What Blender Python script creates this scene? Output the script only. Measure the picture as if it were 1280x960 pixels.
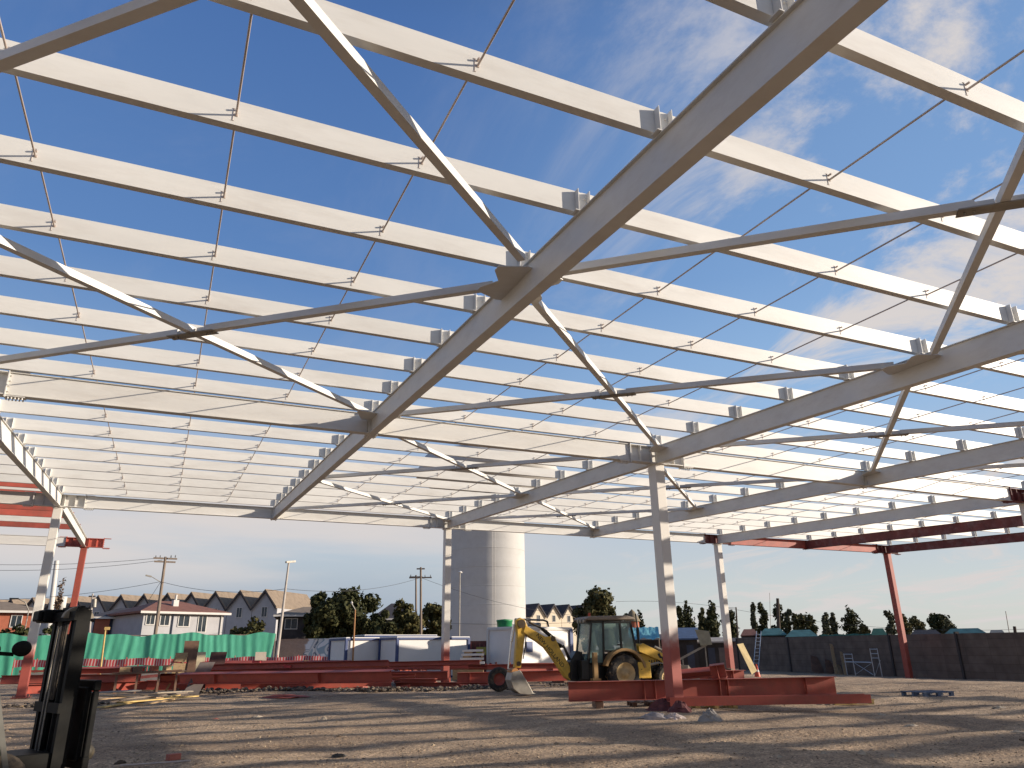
import bpy, math, random
from mathutils import Vector, Matrix
random.seed(7)
for o in list(bpy.data.objects): bpy.data.objects.remove(o)
sc = bpy.context.scene
COL = sc.collection
rad = math.radians

# ------------------------------------------------------------------ camera
FPX, PITCH, ROLL, YAW, HC = 919.3, rad(19.936), rad(-0.771), rad(24.746), 1.6
_fw0 = Vector((math.sin(YAW), math.cos(YAW), 0)); _rt0 = Vector((math.cos(YAW), -math.sin(YAW), 0)); _up0 = Vector((0, 0, 1))
FW = _fw0*math.cos(PITCH) + _up0*math.sin(PITCH)
_up = _up0*math.cos(PITCH) - _fw0*math.sin(PITCH)
RT = _rt0*math.cos(ROLL) + _up*math.sin(ROLL)
UP = _up*math.cos(ROLL) - _rt0*math.sin(ROLL)
cam = bpy.data.cameras.new('camera'); camo = bpy.data.objects.new('camera', cam); COL.objects.link(camo)
mw = Matrix((RT, UP, -FW)).transposed().to_4x4(); mw.translation = (0, 0, HC)
camo.matrix_world = mw
cam.sensor_fit = 'HORIZONTAL'; cam.sensor_width = 36; cam.lens = 36*FPX/1280
cam.clip_start = 0.05; cam.clip_end = 20000
sc.camera = camo

# ------------------------------------------------------------------ sun and sky
SUN_A, SUN_B = 2.1, 0.62                      # direction to the sun is (A, -1, B)
SUND = Vector((SUN_A, -1, SUN_B)).normalized()
SUN_EL = math.asin(SUND.z); SUN_AZ = math.atan2(SUND.x, SUND.y)
sl = bpy.data.lights.new('sun', 'SUN'); sl.energy = 5.0; sl.angle = rad(0.53); sl.color = (1.0, 0.88, 0.74)
so = bpy.data.objects.new('sun', sl); COL.objects.link(so)
so.rotation_euler = (-SUND).to_track_quat('-Z', 'Y').to_euler()
so.location = SUND*200

W = bpy.data.worlds.new('World'); sc.world = W; W.use_nodes = True
nt = W.node_tree; N = nt.nodes; L = nt.links
bg = N['Background']
sky = N.new('ShaderNodeTexSky'); sky.sky_type = 'NISHITA'; sky.sun_disc = False
sky.sun_elevation = SUN_EL; sky.sun_rotation = SUN_AZ; sky.air_density = 1.0; sky.dust_density = 0.6; sky.ozone_density = 2.2
def wmath(op, a, b=None, clamp=False):
    n = N.new('ShaderNodeMath'); n.operation = op; n.use_clamp = clamp
    for i, v in enumerate((a, b)):
        if v is None: continue
        if isinstance(v, (int, float)): n.inputs[i].default_value = v
        else: L.new(v, n.inputs[i])
    return n.outputs[0]
tc = N.new('ShaderNodeTexCoord'); sep = N.new('ShaderNodeSeparateXYZ'); L.new(tc.outputs['Generated'], sep.inputs[0])
zc = wmath('MAXIMUM', sep.outputs[2], 0.02)
# cloud sheet: direction projected on a flat layer overhead
dv = N.new('ShaderNodeCombineXYZ')
zz = wmath('ADD', zc, 0.12)
L.new(wmath('DIVIDE', sep.outputs[0], zz), dv.inputs[0]); L.new(wmath('DIVIDE', sep.outputs[1], zz), dv.inputs[1])
def wnoise(scale, detail, rough, dist, off=(0, 0, 0), rot=0.0, st=(1, 1, 1)):
    m = N.new('ShaderNodeMapping'); m.inputs['Location'].default_value = off; m.inputs['Rotation'].default_value = (0, 0, rot); m.inputs['Scale'].default_value = st
    L.new(dv.outputs[0], m.inputs[0])
    n = N.new('ShaderNodeTexNoise'); n.inputs['Scale'].default_value = scale; n.inputs['Detail'].default_value = detail
    n.inputs['Roughness'].default_value = rough; n.inputs['Distortion'].default_value = dist
    L.new(m.outputs[0], n.inputs['Vector']); return n.outputs[0]
def ramp(v, a, b):
    n = N.new('ShaderNodeMapRange'); n.interpolation_type = 'SMOOTHSTEP'
    n.inputs[1].default_value = a; n.inputs[2].default_value = b; L.new(v, n.inputs[0]); return n.outputs[0]
wisp = ramp(wnoise(1.9, 10, 0.66, 0.9, (3.1, 1.7, 0), 0.5, (1, 0.6, 1)), 0.46, 0.66)
# wisps gather on the right (+X), few on the left
rightness = ramp(wmath('SUBTRACT', wmath('MULTIPLY', sep.outputs[0], 1.0), wmath('MULTIPLY', sep.outputs[1], 0.35)), 0.05, 0.55)
wisp = wmath('MULTIPLY', wisp, wmath('ADD', wmath('MULTIPLY', rightness, 0.95), 0.05))
low = wmath('MULTIPLY', wmath('SUBTRACT', 1.0, ramp(sep.outputs[2], 0.17, 0.30)), ramp(sep.outputs[2], 0.05, 0.12))
bank = ramp(wnoise(0.55, 6, 0.55, 0.4, (0.4, 5.2, 0), 0.3, (0.5, 1, 1)), 0.30, 0.56)
left = wmath('SUBTRACT', 1.0, ramp(sep.outputs[0], 0.22, 0.58))
bank = wmath('MULTIPLY', wmath('MULTIPLY', bank, low), wmath('ADD', wmath('MULTIPLY', left, 0.9), 0.10))
cl = wmath('MAXIMUM', wisp, bank, True)
# the clear evening sky: the Nishita sky drawn towards the deep blue overhead and pale haze low down that the day had
el = N.new('ShaderNodeValToRGB'); L.new(sep.outputs[2], el.inputs[0]); ee = el.color_ramp.elements
stops = [(0.0, (5.4, 5.6, 5.6)), (0.07, (5.3, 5.7, 5.9)), (0.16, (4.2, 5.0, 6.1)), (0.28, (2.3, 3.7, 6.0)), (0.45, (1.05, 2.25, 4.9)), (0.72, (0.62, 1.5, 3.9)), (0.85, (0.3, 0.75, 2.0))]
while len(ee) < len(stops): ee.new(0.5)
for e_, (p_, c_) in zip(ee, stops): e_.position = p_; e_.color = c_+(1,)
m0 = N.new('ShaderNodeMix'); m0.data_type = 'RGBA'; m0.inputs[0].default_value = 0.8
L.new(sky.outputs[0], m0.inputs[6]); L.new(el.outputs[0], m0.inputs[7])
glow = N.new('ShaderNodeMix'); glow.data_type = 'RGBA'; glow.blend_type = 'ADD'      # paler towards the sun's side of the sky
L.new(ramp(sep.outputs[0], 0.12, 0.75), glow.inputs[0]); L.new(m0.outputs[2], glow.inputs[6])
gfade = N.new('ShaderNodeMix'); gfade.data_type = 'RGBA'; L.new(ramp(sep.outputs[2], 0.08, 0.4), gfade.inputs[0]); gfade.inputs[6].default_value = (0.1, 0.05, 0, 1); gfade.inputs[7].default_value = (0.75, 1.05, 1.15, 1)
L.new(gfade.outputs[2], glow.inputs[7])
mix = N.new('ShaderNodeMix'); mix.data_type = 'RGBA'
L.new(cl, mix.inputs[0]); veil = N.new('ShaderNodeMix'); veil.data_type = 'RGBA'        # bluer, duller air low on the side away from the sun
L.new(wmath('MULTIPLY', wmath('MULTIPLY', wmath('SUBTRACT', 1.0, ramp(sep.outputs[2], 0.05, 0.14)), left), 0.85), veil.inputs[0]); L.new(glow.outputs[2], veil.inputs[6]); veil.inputs[7].default_value = (3.1, 3.7, 4.6, 1)
L.new(veil.outputs[2], mix.inputs[6]); mix.inputs[7].default_value = (5.95, 5.6, 5.5, 1)
L.new(mix.outputs[2], bg.inputs[0]); bg.inputs[1].default_value = 0.087

vs = sc.view_settings
sc.display_settings.display_device = 'sRGB'
vs.view_transform = 'Standard'; vs.look = 'None'; vs.gamma = 1; vs.use_curve_mapping = False; vs.exposure = 0.42
sc.cycles.max_bounces = 6; sc.cycles.diffuse_bounces = 3; sc.cycles.glossy_bounces = 2
sc.cycles.transparent_max_bounces = 6; sc.cycles.transmission_bounces = 3
sc.cycles.use_denoising = True

# ------------------------------------------------------------------ placing helpers
CAM = Vector((0, 0, HC))
def ray(px, py): return (FW + RT*((px-640)/FPX) - UP*((py-480)/FPX)).normalized()
def gp(px, py, z=0.0):                       # where a sight line meets the level z
    d = ray(px, py); t = (z-HC)/d.z; p = CAM + d*t; return Vector((p.x, p.y, z))
def at(px, py, D):                           # point on a sight line at forward distance D
    d = ray(px, py); t = D/(d.dot(_fw0)); return CAM + d*t
def sstep(a, b, x):
    t = max(0, min(1, (x-a)/(b-a))); return t*t*(3-2*t)
from mathutils import noise as mnoise
def H(x, y):                                 # ground height
    h = -0.5*sstep(31, 50, x)*sstep(60, 30, y-40) if y < 100 else 0
    h = -0.5*sstep(31, 50, x)
    r = math.hypot(x-8, y-18)
    h += (0.035*math.sin(x*0.55+1.3)*math.sin(y*0.47) + 0.02*math.sin(x*1.3+y*0.9) + 0.012*math.sin(y*2.6-x*0.4))*sstep(70, 40, r)
    if r < 60:
        k = sstep(60, 40, r)
        h += k*(.045*mnoise.noise(Vector((x*.55, y*.8, 1.7))) + .028*mnoise.noise(Vector((x*1.3, y*1.6, 4.1))) + .016*mnoise.noise(Vector((x*3.1, y*3.4, 7.7))))
        # shallow wheel ruts swinging across the yard
        for c0, a_, w_ in ((6.5, .10, .22), (8.3, .10, .22), (13.0, -.16, .25), (14.9, -.16, .25)):
            d_ = y - (c0 + a_*x + 1.1*math.sin(x*.16+c0)); h -= k*.035*math.exp(-(d_/w_)**2)
    return h
def on(px, D):                               # ground point in the image column px at forward distance D
    p = at(px, 812, D); return Vector((p.x, p.y, H(p.x, p.y)))

# ------------------------------------------------------------------ mesh builder
class MB:
    def __init__(s): s.v = []; s.f = []; s.sm = []
    def add(s, vs_, fs_, smooth=False):
        b = len(s.v); s.v += [tuple(v) for v in vs_]
        for f in fs_: s.f.append(tuple(i+b for i in f)); s.sm.append(smooth)
        return s
    def box(s, c, size, rz=0.0, rot=None):
        hx, hy, hz = size[0]/2, size[1]/2, size[2]/2
        M_ = rot if rot is not None else Matrix.Rotation(rz, 3, 'Z')
        c = Vector(c)
        vs_ = [c + M_ @ Vector((x, y, z)) for x in (-hx, hx) for y in (-hy, hy) for z in (-hz, hz)]
        return s.add(vs_, [(0, 1, 3, 2), (4, 6, 7, 5), (0, 4, 5, 1), (2, 3, 7, 6), (0, 2, 6, 4), (1, 5, 7, 3)])
    def bar(s, p, q, w, h, up=(0, 0, 1)):       # box from p to q, w across, h along up
        p, q = Vector(p), Vector(q); d = q-p; ln = d.length; x = d/ln
        up = Vector(up); y = up.cross(x)
        if y.length < 1e-4: y = Vector((1, 0, 0)).cross(x)
        y.normalize(); z = x.cross(y)
        R_ = Matrix((x, y, z)).transposed()
        return s.box((p+q)/2, (ln, w, h), rot=R_)
    def ibeam(s, p, q, depth, fw, tf=0.018, tw=0.014, up=(0, 0, 1)):   # p,q on the centre of the section
        p, q = Vector(p), Vector(q); x = (q-p).normalized(); up = Vector(up); y = up.cross(x).normalized(); z = x.cross(y)
        o = z*(depth/2-tf/2)
        s.bar(p+o, q+o, fw, tf, up); s.bar(p-o, q-o, fw, tf, up); s.bar(p, q, tw, depth-2*tf, up); return s
    def tube(s, p, q, r, n=8, r2=None, cap=True):
        p, q = Vector(p), Vector(q); d = (q-p).normalized(); r2 = r if r2 is None else r2
        a = d.orthogonal().normalized(); b = d.cross(a)
        vs_ = []
        for c, rr in ((p, r), (q, r2)):
            for i in range(n):
                t = 2*math.pi*i/n; vs_.append(c + a*(rr*math.cos(t)) + b*(rr*math.sin(t)))
        s.add(vs_, [(i, (i+1) % n, n+(i+1) % n, n+i) for i in range(n)], n > 5)
        if cap: s.add(vs_[:n], [tuple(range(n))[::-1]]); s.add(vs_[n:], [tuple(range(n))])
        return s
    def path(s, pts, r, n=8):
        for a, b in zip(pts[:-1], pts[1:]): s.tube(a, b, r, n)
        return s
    def lathe(s, prof, n=24, c=(0, 0, 0), axis='Z', smooth=True):
        c = Vector(c); vs_ = []
        for r, z in prof:
            for i in range(n):
                t = 2*math.pi*i/n; x, y = r*math.cos(t), r*math.sin(t)
                vs_.append(c + (Vector((x, y, z)) if axis == 'Z' else Vector((x, z, y))))
        fs_ = []
        for k in range(len(prof)-1):
            for i in range(n):
                j = (i+1) % n; fs_.append((k*n+i, k*n+j, (k+1)*n+j, (k+1)*n+i))
        return s.add(vs_, fs_, smooth)
    def prism(s, outline, y0, y1):              # outline in XZ, extruded along Y
        n = len(outline)
        vs_ = [(x, y0, z) for x, z in outline] + [(x, y1, z) for x, z in outline]
        s.add(vs_, [tuple(range(n)), tuple(range(n, 2*n))[::-1]] + [(i, i+n, (i+1) % n+n, (i+1) % n) for i in range(n)])
        return s
    def build(s, name, mat, parent=None, loc=None, bevel=0.0, world=False, rz=0.0):
        me = bpy.data.meshes.new(name); me.from_pydata(s.v, [], s.f); me.update()
        me.polygons.foreach_set('use_smooth', s.sm)
        import bmesh
        bm = bmesh.new(); bm.from_mesh(me); bmesh.ops.recalc_face_normals(bm, faces=bm.faces); bm.to_mesh(me); bm.free()
        me.materials.append(mat)
        o = bpy.data.objects.new(name, me); COL.objects.link(o)
        if loc is not None: o.location = loc
        o.rotation_euler.z = rz
        if parent is not None:
            o.parent = parent
            if world: o.matrix_parent_inverse = mat_inv(parent)
        if bevel:
            m = o.modifiers.new('bevel', 'BEVEL'); m.width = bevel; m.segments = 2; m.limit_method = 'ANGLE'
        return o
def mat_inv(par):
    chain = []; p = par
    M_ = Matrix.Identity(4)
    while p is not None:
        M_ = Matrix.LocRotScale(p.location, p.rotation_euler, p.scale) @ (p.matrix_parent_inverse if False else Matrix.Identity(4)) @ Matrix.Identity(4) if p.parent is None else M_
        chain.append(p); p = p.parent
    M_ = Matrix.Identity(4)
    for p in reversed(chain): M_ = M_ @ p.matrix_parent_inverse @ Matrix.LocRotScale(p.location, p.rotation_euler, p.scale)
    return M_.inverted()
def tag(o, label, cat, group=None):
    o['label'] = label; o['category'] = cat
    o['kind'] = 'thing'
    if group: o['group'] = group
    return o
def thing(name, label, cat, loc=(0, 0, 0), rz=0.0, group=None):
    o = bpy.data.objects.new(name, None); COL.objects.link(o); o.location = loc; o.rotation_euler.z = rz
    o.empty_display_size = 0.2
    return tag(o, label, cat, group)
def structure(o): o['kind'] = 'structure'; return o
def stuff(o): o['kind'] = 'stuff'; return o
def kids(o): return [c for c in COL.objects if c.parent == o]
def copy_tree(o, parent=None):
    c = o.copy(); COL.objects.link(c)
    if parent is not None: c.parent = parent
    for ch in kids(o): copy_tree(ch, c)
    return c

# ------------------------------------------------------------------ materials
def newmat(name):
    m = bpy.data.materials.new(name); m.use_nodes = True
    return m, m.node_tree.nodes, m.node_tree.links, m.node_tree.nodes['Principled BSDF']
def M(name, rgb, rough=0.6, metal=0.0, var=0.16, scale=2.5, bump=0.0, bscale=40, dirt=None, dirt_amt=0.35, stretch=(1, 1, 1), vary=0.0):
    m, n, l, b = newmat(name)
    t = n.new('ShaderNodeTexCoord'); mp = n.new('ShaderNodeMapping'); mp.inputs['Scale'].default_value = stretch
    l.new(t.outputs['Object'], mp.inputs[0])
    no = n.new('ShaderNodeTexNoise'); no.inputs['Scale'].default_value = scale; no.inputs['Detail'].default_value = 7; no.inputs['Roughness'].default_value = 0.62
    l.new(mp.outputs[0], no.inputs['Vector'])
    r = n.new('ShaderNodeValToRGB'); e = r.color_ramp.elements
    e[0].position = 0.3; e[1].position = 0.7
    e[0].color = tuple(c*(1-var) for c in rgb) + (1,); e[1].color = tuple(min(1, c*(1+var)) for c in rgb) + (1,)
    l.new(no.outputs[0], r.inputs[0]); out = r.outputs[0]
    if dirt:
        n2 = n.new('ShaderNodeTexNoise'); n2.inputs['Scale'].default_value = scale*0.6+0.7; n2.inputs['Detail'].default_value = 9; n2.inputs['Roughness'].default_value = 0.7
        l.new(mp.outputs[0], n2.inputs['Vector'])
        mr = n.new('ShaderNodeMapRange'); mr.inputs[1].default_value = 0.48; mr.inputs[2].default_value = 0.72; mr.inputs[4].default_value = dirt_amt
        l.new(n2.outputs[0], mr.inputs[0])
        mx = n.new('ShaderNodeMix'); mx.data_type = 'RGBA'; l.new(mr.outputs[0], mx.inputs[0]); l.new(out, mx.inputs[6]); mx.inputs[7].default_value = tuple(dirt)+(1,)
        out = mx.outputs[2]
    if vary:
        oi = n.new('ShaderNodeObjectInfo'); mv = n.new('ShaderNodeMapRange'); mv.inputs[3].default_value = 1-vary; mv.inputs[4].default_value = 1+vary*.5; l.new(oi.outputs['Random'], mv.inputs[0])
        hv = n.new('ShaderNodeHueSaturation'); l.new(mv.outputs[0], hv.inputs['Value']); l.new(out, hv.inputs['Color']); out = hv.outputs[0]
    l.new(out, b.inputs['Base Color'])
    b.inputs['Roughness'].default_value = rough; b.inputs['Metallic'].default_value = metal
    if bump:
        n3 = n.new('ShaderNodeTexNoise'); n3.inputs['Scale'].default_value = bscale; n3.inputs['Detail'].default_value = 4
        l.new(mp.outputs[0], n3.inputs['Vector'])
        bu = n.new('ShaderNodeBump'); bu.inputs['Strength'].default_value = bump; bu.inputs['Distance'].default_value = 0.02
        l.new(n3.outputs[0], bu.inputs['Height']); l.new(bu.outputs[0], b.inputs['Normal'])
    return m
WHITE = M('white_steel_paint', (0.70, 0.68, 0.63), 0.5, var=0.05, scale=1.4, dirt=(0.36, 0.29, 0.22), dirt_amt=0.24, vary=0.07, stretch=(.5, 1, 2.5))
RED = M('red_primer', (0.42, 0.085, 0.055), 0.6, var=0.2, scale=1.5, dirt=(0.20, 0.09, 0.06), dirt_amt=0.55, vary=0.25)
DRED = M('dark_red_primer_and_shade', (0.16, 0.035, 0.03), 0.65, var=0.25, scale=2.0, dirt=(0.5, 0.45, 0.42), dirt_amt=0.22)
GALV = M('galvanised_rod', (0.50, 0.42, 0.37), 0.5, 0.3, var=0.2)
BOLT = M('bolt_steel', (0.12, 0.09, 0.07), 0.5, 0.6)
WOOD = M('raw_timber', (0.40, 0.27, 0.14), 0.8, var=0.3, scale=3, stretch=(1, 8, 8), dirt=(0.15, 0.1, 0.06))
PLY = M('brown_plywood', (0.17, 0.095, 0.06), 0.75, var=0.3, scale=2)
PLYG = M('grey_plywood', (0.15, 0.125, 0.115), 0.75, var=0.2, scale=2)
YWOOD = M('yellow_timber', (0.52, 0.36, 0.13), 0.8, var=0.25, scale=3)
BLACK = M('black_paint', (0.012, 0.012, 0.011), 0.38, var=0.5, scale=4, dirt=(0.05, 0.043, 0.03), dirt_amt=0.3)
RUBBER = M('tyre_rubber', (0.025, 0.023, 0.021), 0.85, var=0.4, scale=4, dirt=(0.26, 0.19, 0.12), dirt_amt=0.8)
YEL = M('yellow_paint', (0.72, 0.44, 0.06), 0.45, var=0.14, scale=2.2, dirt=(0.2, 0.12, 0.05), dirt_amt=0.5)
CREAMY = M('pale_yellow_rim', (0.55, 0.40, 0.2), 0.6, var=0.2, dirt=(0.2, 0.13, 0.08), dirt_amt=0.6)
STEEL = M('worn_steel', (0.33, 0.30, 0.25), 0.5, 0.3, var=0.3, dirt=(0.15, 0.1, 0.07), dirt_amt=0.5)
CHROME = M('chrome_rod', (0.6, 0.58, 0.55), 0.25, 0.9, var=0.05)
CONC = M('concrete', (0.30, 0.27, 0.24), 0.9, var=0.2, scale=1.5, bump=0.3)
GREY = M('grey_plaster', (0.42, 0.41, 0.41), 0.85, var=0.1, scale=1.0)
CREAM = M('cream_render', (0.62, 0.53, 0.40), 0.85, var=0.08, scale=0.8)
DBLUE = M('dark_blue_wall', (0.05, 0.06, 0.09), 0.8, var=0.2)
BRICKR = M('red_render', (0.36, 0.11, 0.06), 0.85, var=0.15)
ROOFR = M('red_tile_roof', (0.22, 0.095, 0.065), 0.85, var=0.25, scale=2.5)
ROOFB = M('brown_shingle_roof', (0.23, 0.175, 0.125), 0.9, var=0.2, scale=2)
ROOFD = M('dark_slate_roof', (0.045, 0.04, 0.045), 0.8, var=0.3, scale=2)
GLASSD = M('dark_window_glass', (0.03, 0.04, 0.05), 0.12, var=0.3)
TRIM = M('white_trim', (0.6, 0.57, 0.52), 0.7, var=0.05)
WPANEL = M('white_cabin_panel', (0.72, 0.70, 0.66), 0.6, var=0.05, scale=0.8)
BLUE = M('blue_cabin_frame', (0.03, 0.055, 0.16), 0.5, var=0.15)
BLUEP = M('faded_blue_timber', (0.10, 0.13, 0.19), 0.8, var=0.35, scale=5)
TURQ = M('turquoise_tarp', (0.16, 0.42, 0.48), 0.7, var=0.3, scale=1.2)
DTURQ = M('dark_turquoise_roof', (0.05, 0.15, 0.15), 0.8, var=0.4, scale=1)
GREEN = M('green_plastic', (0.02, 0.22, 0.07), 0.5, var=0.2)
DGREEN = M('dark_green_tarp', (0.02, 0.10, 0.06), 0.7, var=0.3)
SHED = M('dark_shed_wall', (0.045, 0.04, 0.04), 0.9, var=0.5, scale=1)
POLEW = M('weathered_pole', (0.22, 0.17, 0.13), 0.9, var=0.25, scale=3, stretch=(6, 6, 0.5))
POLEC = M('concrete_pole', (0.42, 0.37, 0.32), 0.85, var=0.15, scale=2)
WIRE = M('cable', (0.05, 0.05, 0.055), 0.7)
ALU = M('aluminium', (0.55, 0.56, 0.58), 0.4, 0.6)
ORANGE = M('cone_plastic', (0.55, 0.08, 0.03), 0.5)
REDP = M('red_plastic_mesh', (0.48, 0.05, 0.05), 0.6, var=0.3, scale=4)
BRICK = M('red_brick', (0.42, 0.14, 0.10), 0.85, var=0.2, scale=9)
STONE = M('pale_stone', (0.42, 0.35, 0.26), 0.9, var=0.25, scale=6)
TEXT = M('black_lettering', (0.01, 0.01, 0.01), 0.5)
RAG = M('crumpled_sheeting', (0.30, 0.27, 0.26), 0.8, var=0.3, scale=6)
MAROON = M('maroon_rag', (0.11, 0.03, 0.03), 0.8, var=0.4, scale=6)

def glass_mat():
    m, n, l, b = newmat('tinted_cab_glass')
    b.inputs['Base Color'].default_value = (0.28, 0.42, 0.38, 1); b.inputs['Roughness'].default_value = 0.08
    b.inputs['Alpha'].default_value = 0.55
    return m
GLASS = glass_mat()

def column_mat():
    m, n, l, b = newmat('column_paint')
    t = n.new('ShaderNodeTexCoord'); s_ = n.new('ShaderNodeSeparateXYZ'); l.new(t.outputs['Object'], s_.inputs[0])
    no = n.new('ShaderNodeTexNoise'); no.inputs['Scale'].default_value = 3.5; no.inputs['Detail'].default_value = 6
    l.new(t.outputs['Object'], no.inputs['Vector'])
    a = n.new('ShaderNodeMath'); a.operation = 'MULTIPLY_ADD'; a.inputs[1].default_value = 0.55; l.new(no.outputs[0], a.inputs[0]); l.new(s_.outputs[2], a.inputs[2])
    mr = n.new('ShaderNodeMapRange'); mr.interpolation_type = 'SMOOTHSTEP'; mr.inputs[1].default_value = 1.85; mr.inputs[2].default_value = 2.55
    l.new(a.outputs[0], mr.inputs[0])
    mx = n.new('ShaderNodeMix'); mx.data_type = 'RGBA'; l.new(mr.outputs[0], mx.inputs[0])
    mx.inputs[6].default_value = (0.34, 0.075, 0.055, 1); mx.inputs[7].default_value = (0.72, 0.68, 0.61, 1)
    l.new(mx.outputs[2], b.inputs['Base Color']); b.inputs['Roughness'].default_value = 0.55
    return m
COLUMN = column_mat()

def ground_mat():
    m, n, l, b = newmat('gravel_ground')
    t = n.new('ShaderNodeTexCoord')
    def noise(scale, detail=6, rough=0.6, stretch=None):
        no = n.new('ShaderNodeTexNoise'); no.inputs['Scale'].default_value = scale; no.inputs['Detail'].default_value = detail; no.inputs['Roughness'].default_value = rough
        if stretch:
            mp = n.new('ShaderNodeMapping'); mp.inputs['Scale'].default_value = stretch; mp.inputs['Rotation'].default_value = (0, 0, 0.25)
            l.new(t.outputs['Object'], mp.inputs[0]); l.new(mp.outputs[0], no.inputs['Vector'])
        else: l.new(t.outputs['Object'], no.inputs['Vector'])
        return no.outputs[0]
    big = noise(0.22, 5, 0.6, (0.5, 1.3, 1)); mid = noise(2.2, 8, 0.7); fine = noise(24, 6, 0.75)
    vo = n.new('ShaderNodeTexVoronoi'); vo.inputs['Scale'].default_value = 13; l.new(t.outputs['Object'], vo.inputs['Vector'])
    vo2 = n.new('ShaderNodeTexVoronoi'); vo2.inputs['Scale'].default_value = 34; l.new(t.outputs['Object'], vo2.inputs['Vector'])
    r = n.new('ShaderNodeValToRGB'); e = r.color_ramp.elements
    e[0].position = 0.34; e[0].color = (0.25, 0.178, 0.112, 1); e[1].position = 0.68; e[1].color = (0.50, 0.372, 0.236, 1)
    l.new(big, r.inputs[0])
    r2 = n.new('ShaderNodeValToRGB'); e = r2.color_ramp.elements
    e[0].position = 0.32; e[0].color = (0.55, 0.52, 0.50, 1); e[1].position = 0.7; e[1].color = (1.25, 1.22, 1.2, 1)
    l.new(mid, r2.inputs[0])
    def mul(a, b_, f=1.0):
        x = n.new('ShaderNodeMix'); x.data_type = 'RGBA'; x.blend_type = 'MULTIPLY'; x.inputs[0].default_value = f
        l.new(a, x.inputs[6]); l.new(b_, x.inputs[7]); return x.outputs[2]
    c = mul(r.outputs[0], r2.outputs[0], 0.8)
    r3 = n.new('ShaderNodeValToRGB'); e = r3.color_ramp.elements
    e[0].position = 0.3; e[0].color = (0.45, 0.43, 0.41, 1); e[1].position = 0.72; e[1].color = (1.7, 1.65, 1.6, 1); l.new(fine, r3.inputs[0])
    c = mul(c, r3.outputs[0], 0.9)
    damp = noise(.35, 7, .65, (.7, 1.6, 1)); dr = n.new('ShaderNodeValToRGB'); e = dr.color_ramp.elements
    e[0].position = .50; e[0].color = (1, 1, 1, 1); e[1].position = .66; e[1].color = (.62, .58, .55, 1); l.new(damp, dr.inputs[0])
    c = mul(c, dr.outputs[0], .8)
    hsv = n.new('ShaderNodeHueSaturation'); l.new(c, hsv.inputs['Color'])
    s3 = n.new('ShaderNodeSeparateColor'); l.new(vo2.outputs['Color'], s3.inputs[0])
    mr = n.new('ShaderNodeMapRange'); mr.inputs[3].default_value = 0.62; mr.inputs[4].default_value = 1.5; l.new(s3.outputs[0], mr.inputs[0])
    l.new(mr.outputs[0], hsv.inputs['Value']); hsv.inputs['Saturation'].default_value = 0.95
    l.new(hsv.outputs[0], b.inputs['Base Color']); b.inputs['Roughness'].default_value = 0.95
    # pebble relief
    def mth(op, a, b_):
        x = n.new('ShaderNodeMath'); x.operation = op
        for i, v in enumerate((a, b_)):
            if isinstance(v, (int, float)): x.inputs[i].default_value = v
            else: l.new(v, x.inputs[i])
        return x.outputs[0]
    hgt = mth('ADD', mth('MULTIPLY', vo.outputs['Distance'], -0.5), mth('ADD', mth('MULTIPLY', vo2.outputs['Distance'], -0.35), mth('ADD', mth('MULTIPLY', mid, 1.6), mth('MULTIPLY', fine, 0.5))))
    bu = n.new('ShaderNodeBump'); bu.inputs['Strength'].default_value = 0.75; bu.inputs['Distance'].default_value = 0.05
    l.new(hgt, bu.inputs['Height']); l.new(bu.outputs[0], b.inputs['Normal'])
    return m
GROUND = ground_mat()

def leaf_mat(name, a, b_):
    m, n, l, b = newmat(name)
    g = n.new('ShaderNodeNewGeometry'); r = n.new('ShaderNodeValToRGB'); e = r.color_ramp.elements
    e[0].color = a+(1,); e[1].color = b_+(1,); l.new(g.outputs['Random Per Island'], r.inputs[0])
    l.new(r.outputs[0], b.inputs['Base Color']); b.inputs['Roughness'].default_value = 0.8
    b.inputs['Specular IOR Level'].default_value = 0.2
    return m
LEAFD = leaf_mat('dark_leaves', (0.020, 0.026, 0.009), (0.062, 0.060, 0.020))
LEAFM = leaf_mat('olive_leaves', (0.036, 0.040, 0.013), (0.110, 0.092, 0.032))
LEAFG = leaf_mat('grey_green_leaves', (0.035, 0.042, 0.022), (0.095, 0.092, 0.050))
BARK = M('bark', (0.07, 0.05, 0.035), 0.9, var=0.3)

# ================================================================== SETTING
def axis(lo, hi, step, far, ratio):
    a = []; x = lo
    while x <= hi+1e-6: a.append(x); x += step
    s_ = step; x = hi; up_ = []
    while x < far: s_ *= ratio; x += s_; up_.append(x)
    s_ = step; x = lo; dn = []
    while x > -far: s_ *= ratio; x -= s_; dn.append(x)
    return dn[::-1]+a+up_
gx = axis(-14, 40, 0.25, 9000, 1.45); gy = axis(5, 46, 0.22, 9000, 1.45)
mb = MB(); nx = len(gx)
mb.add([(x, y, H(x, y)) for y in gy for x in gx], [(j*nx+i, j*nx+i+1, (j+1)*nx+i+1, (j+1)*nx+i) for j in range(len(gy)-1) for i in range(nx-1)], True)
structure(mb.build('ground', GROUND))

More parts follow.
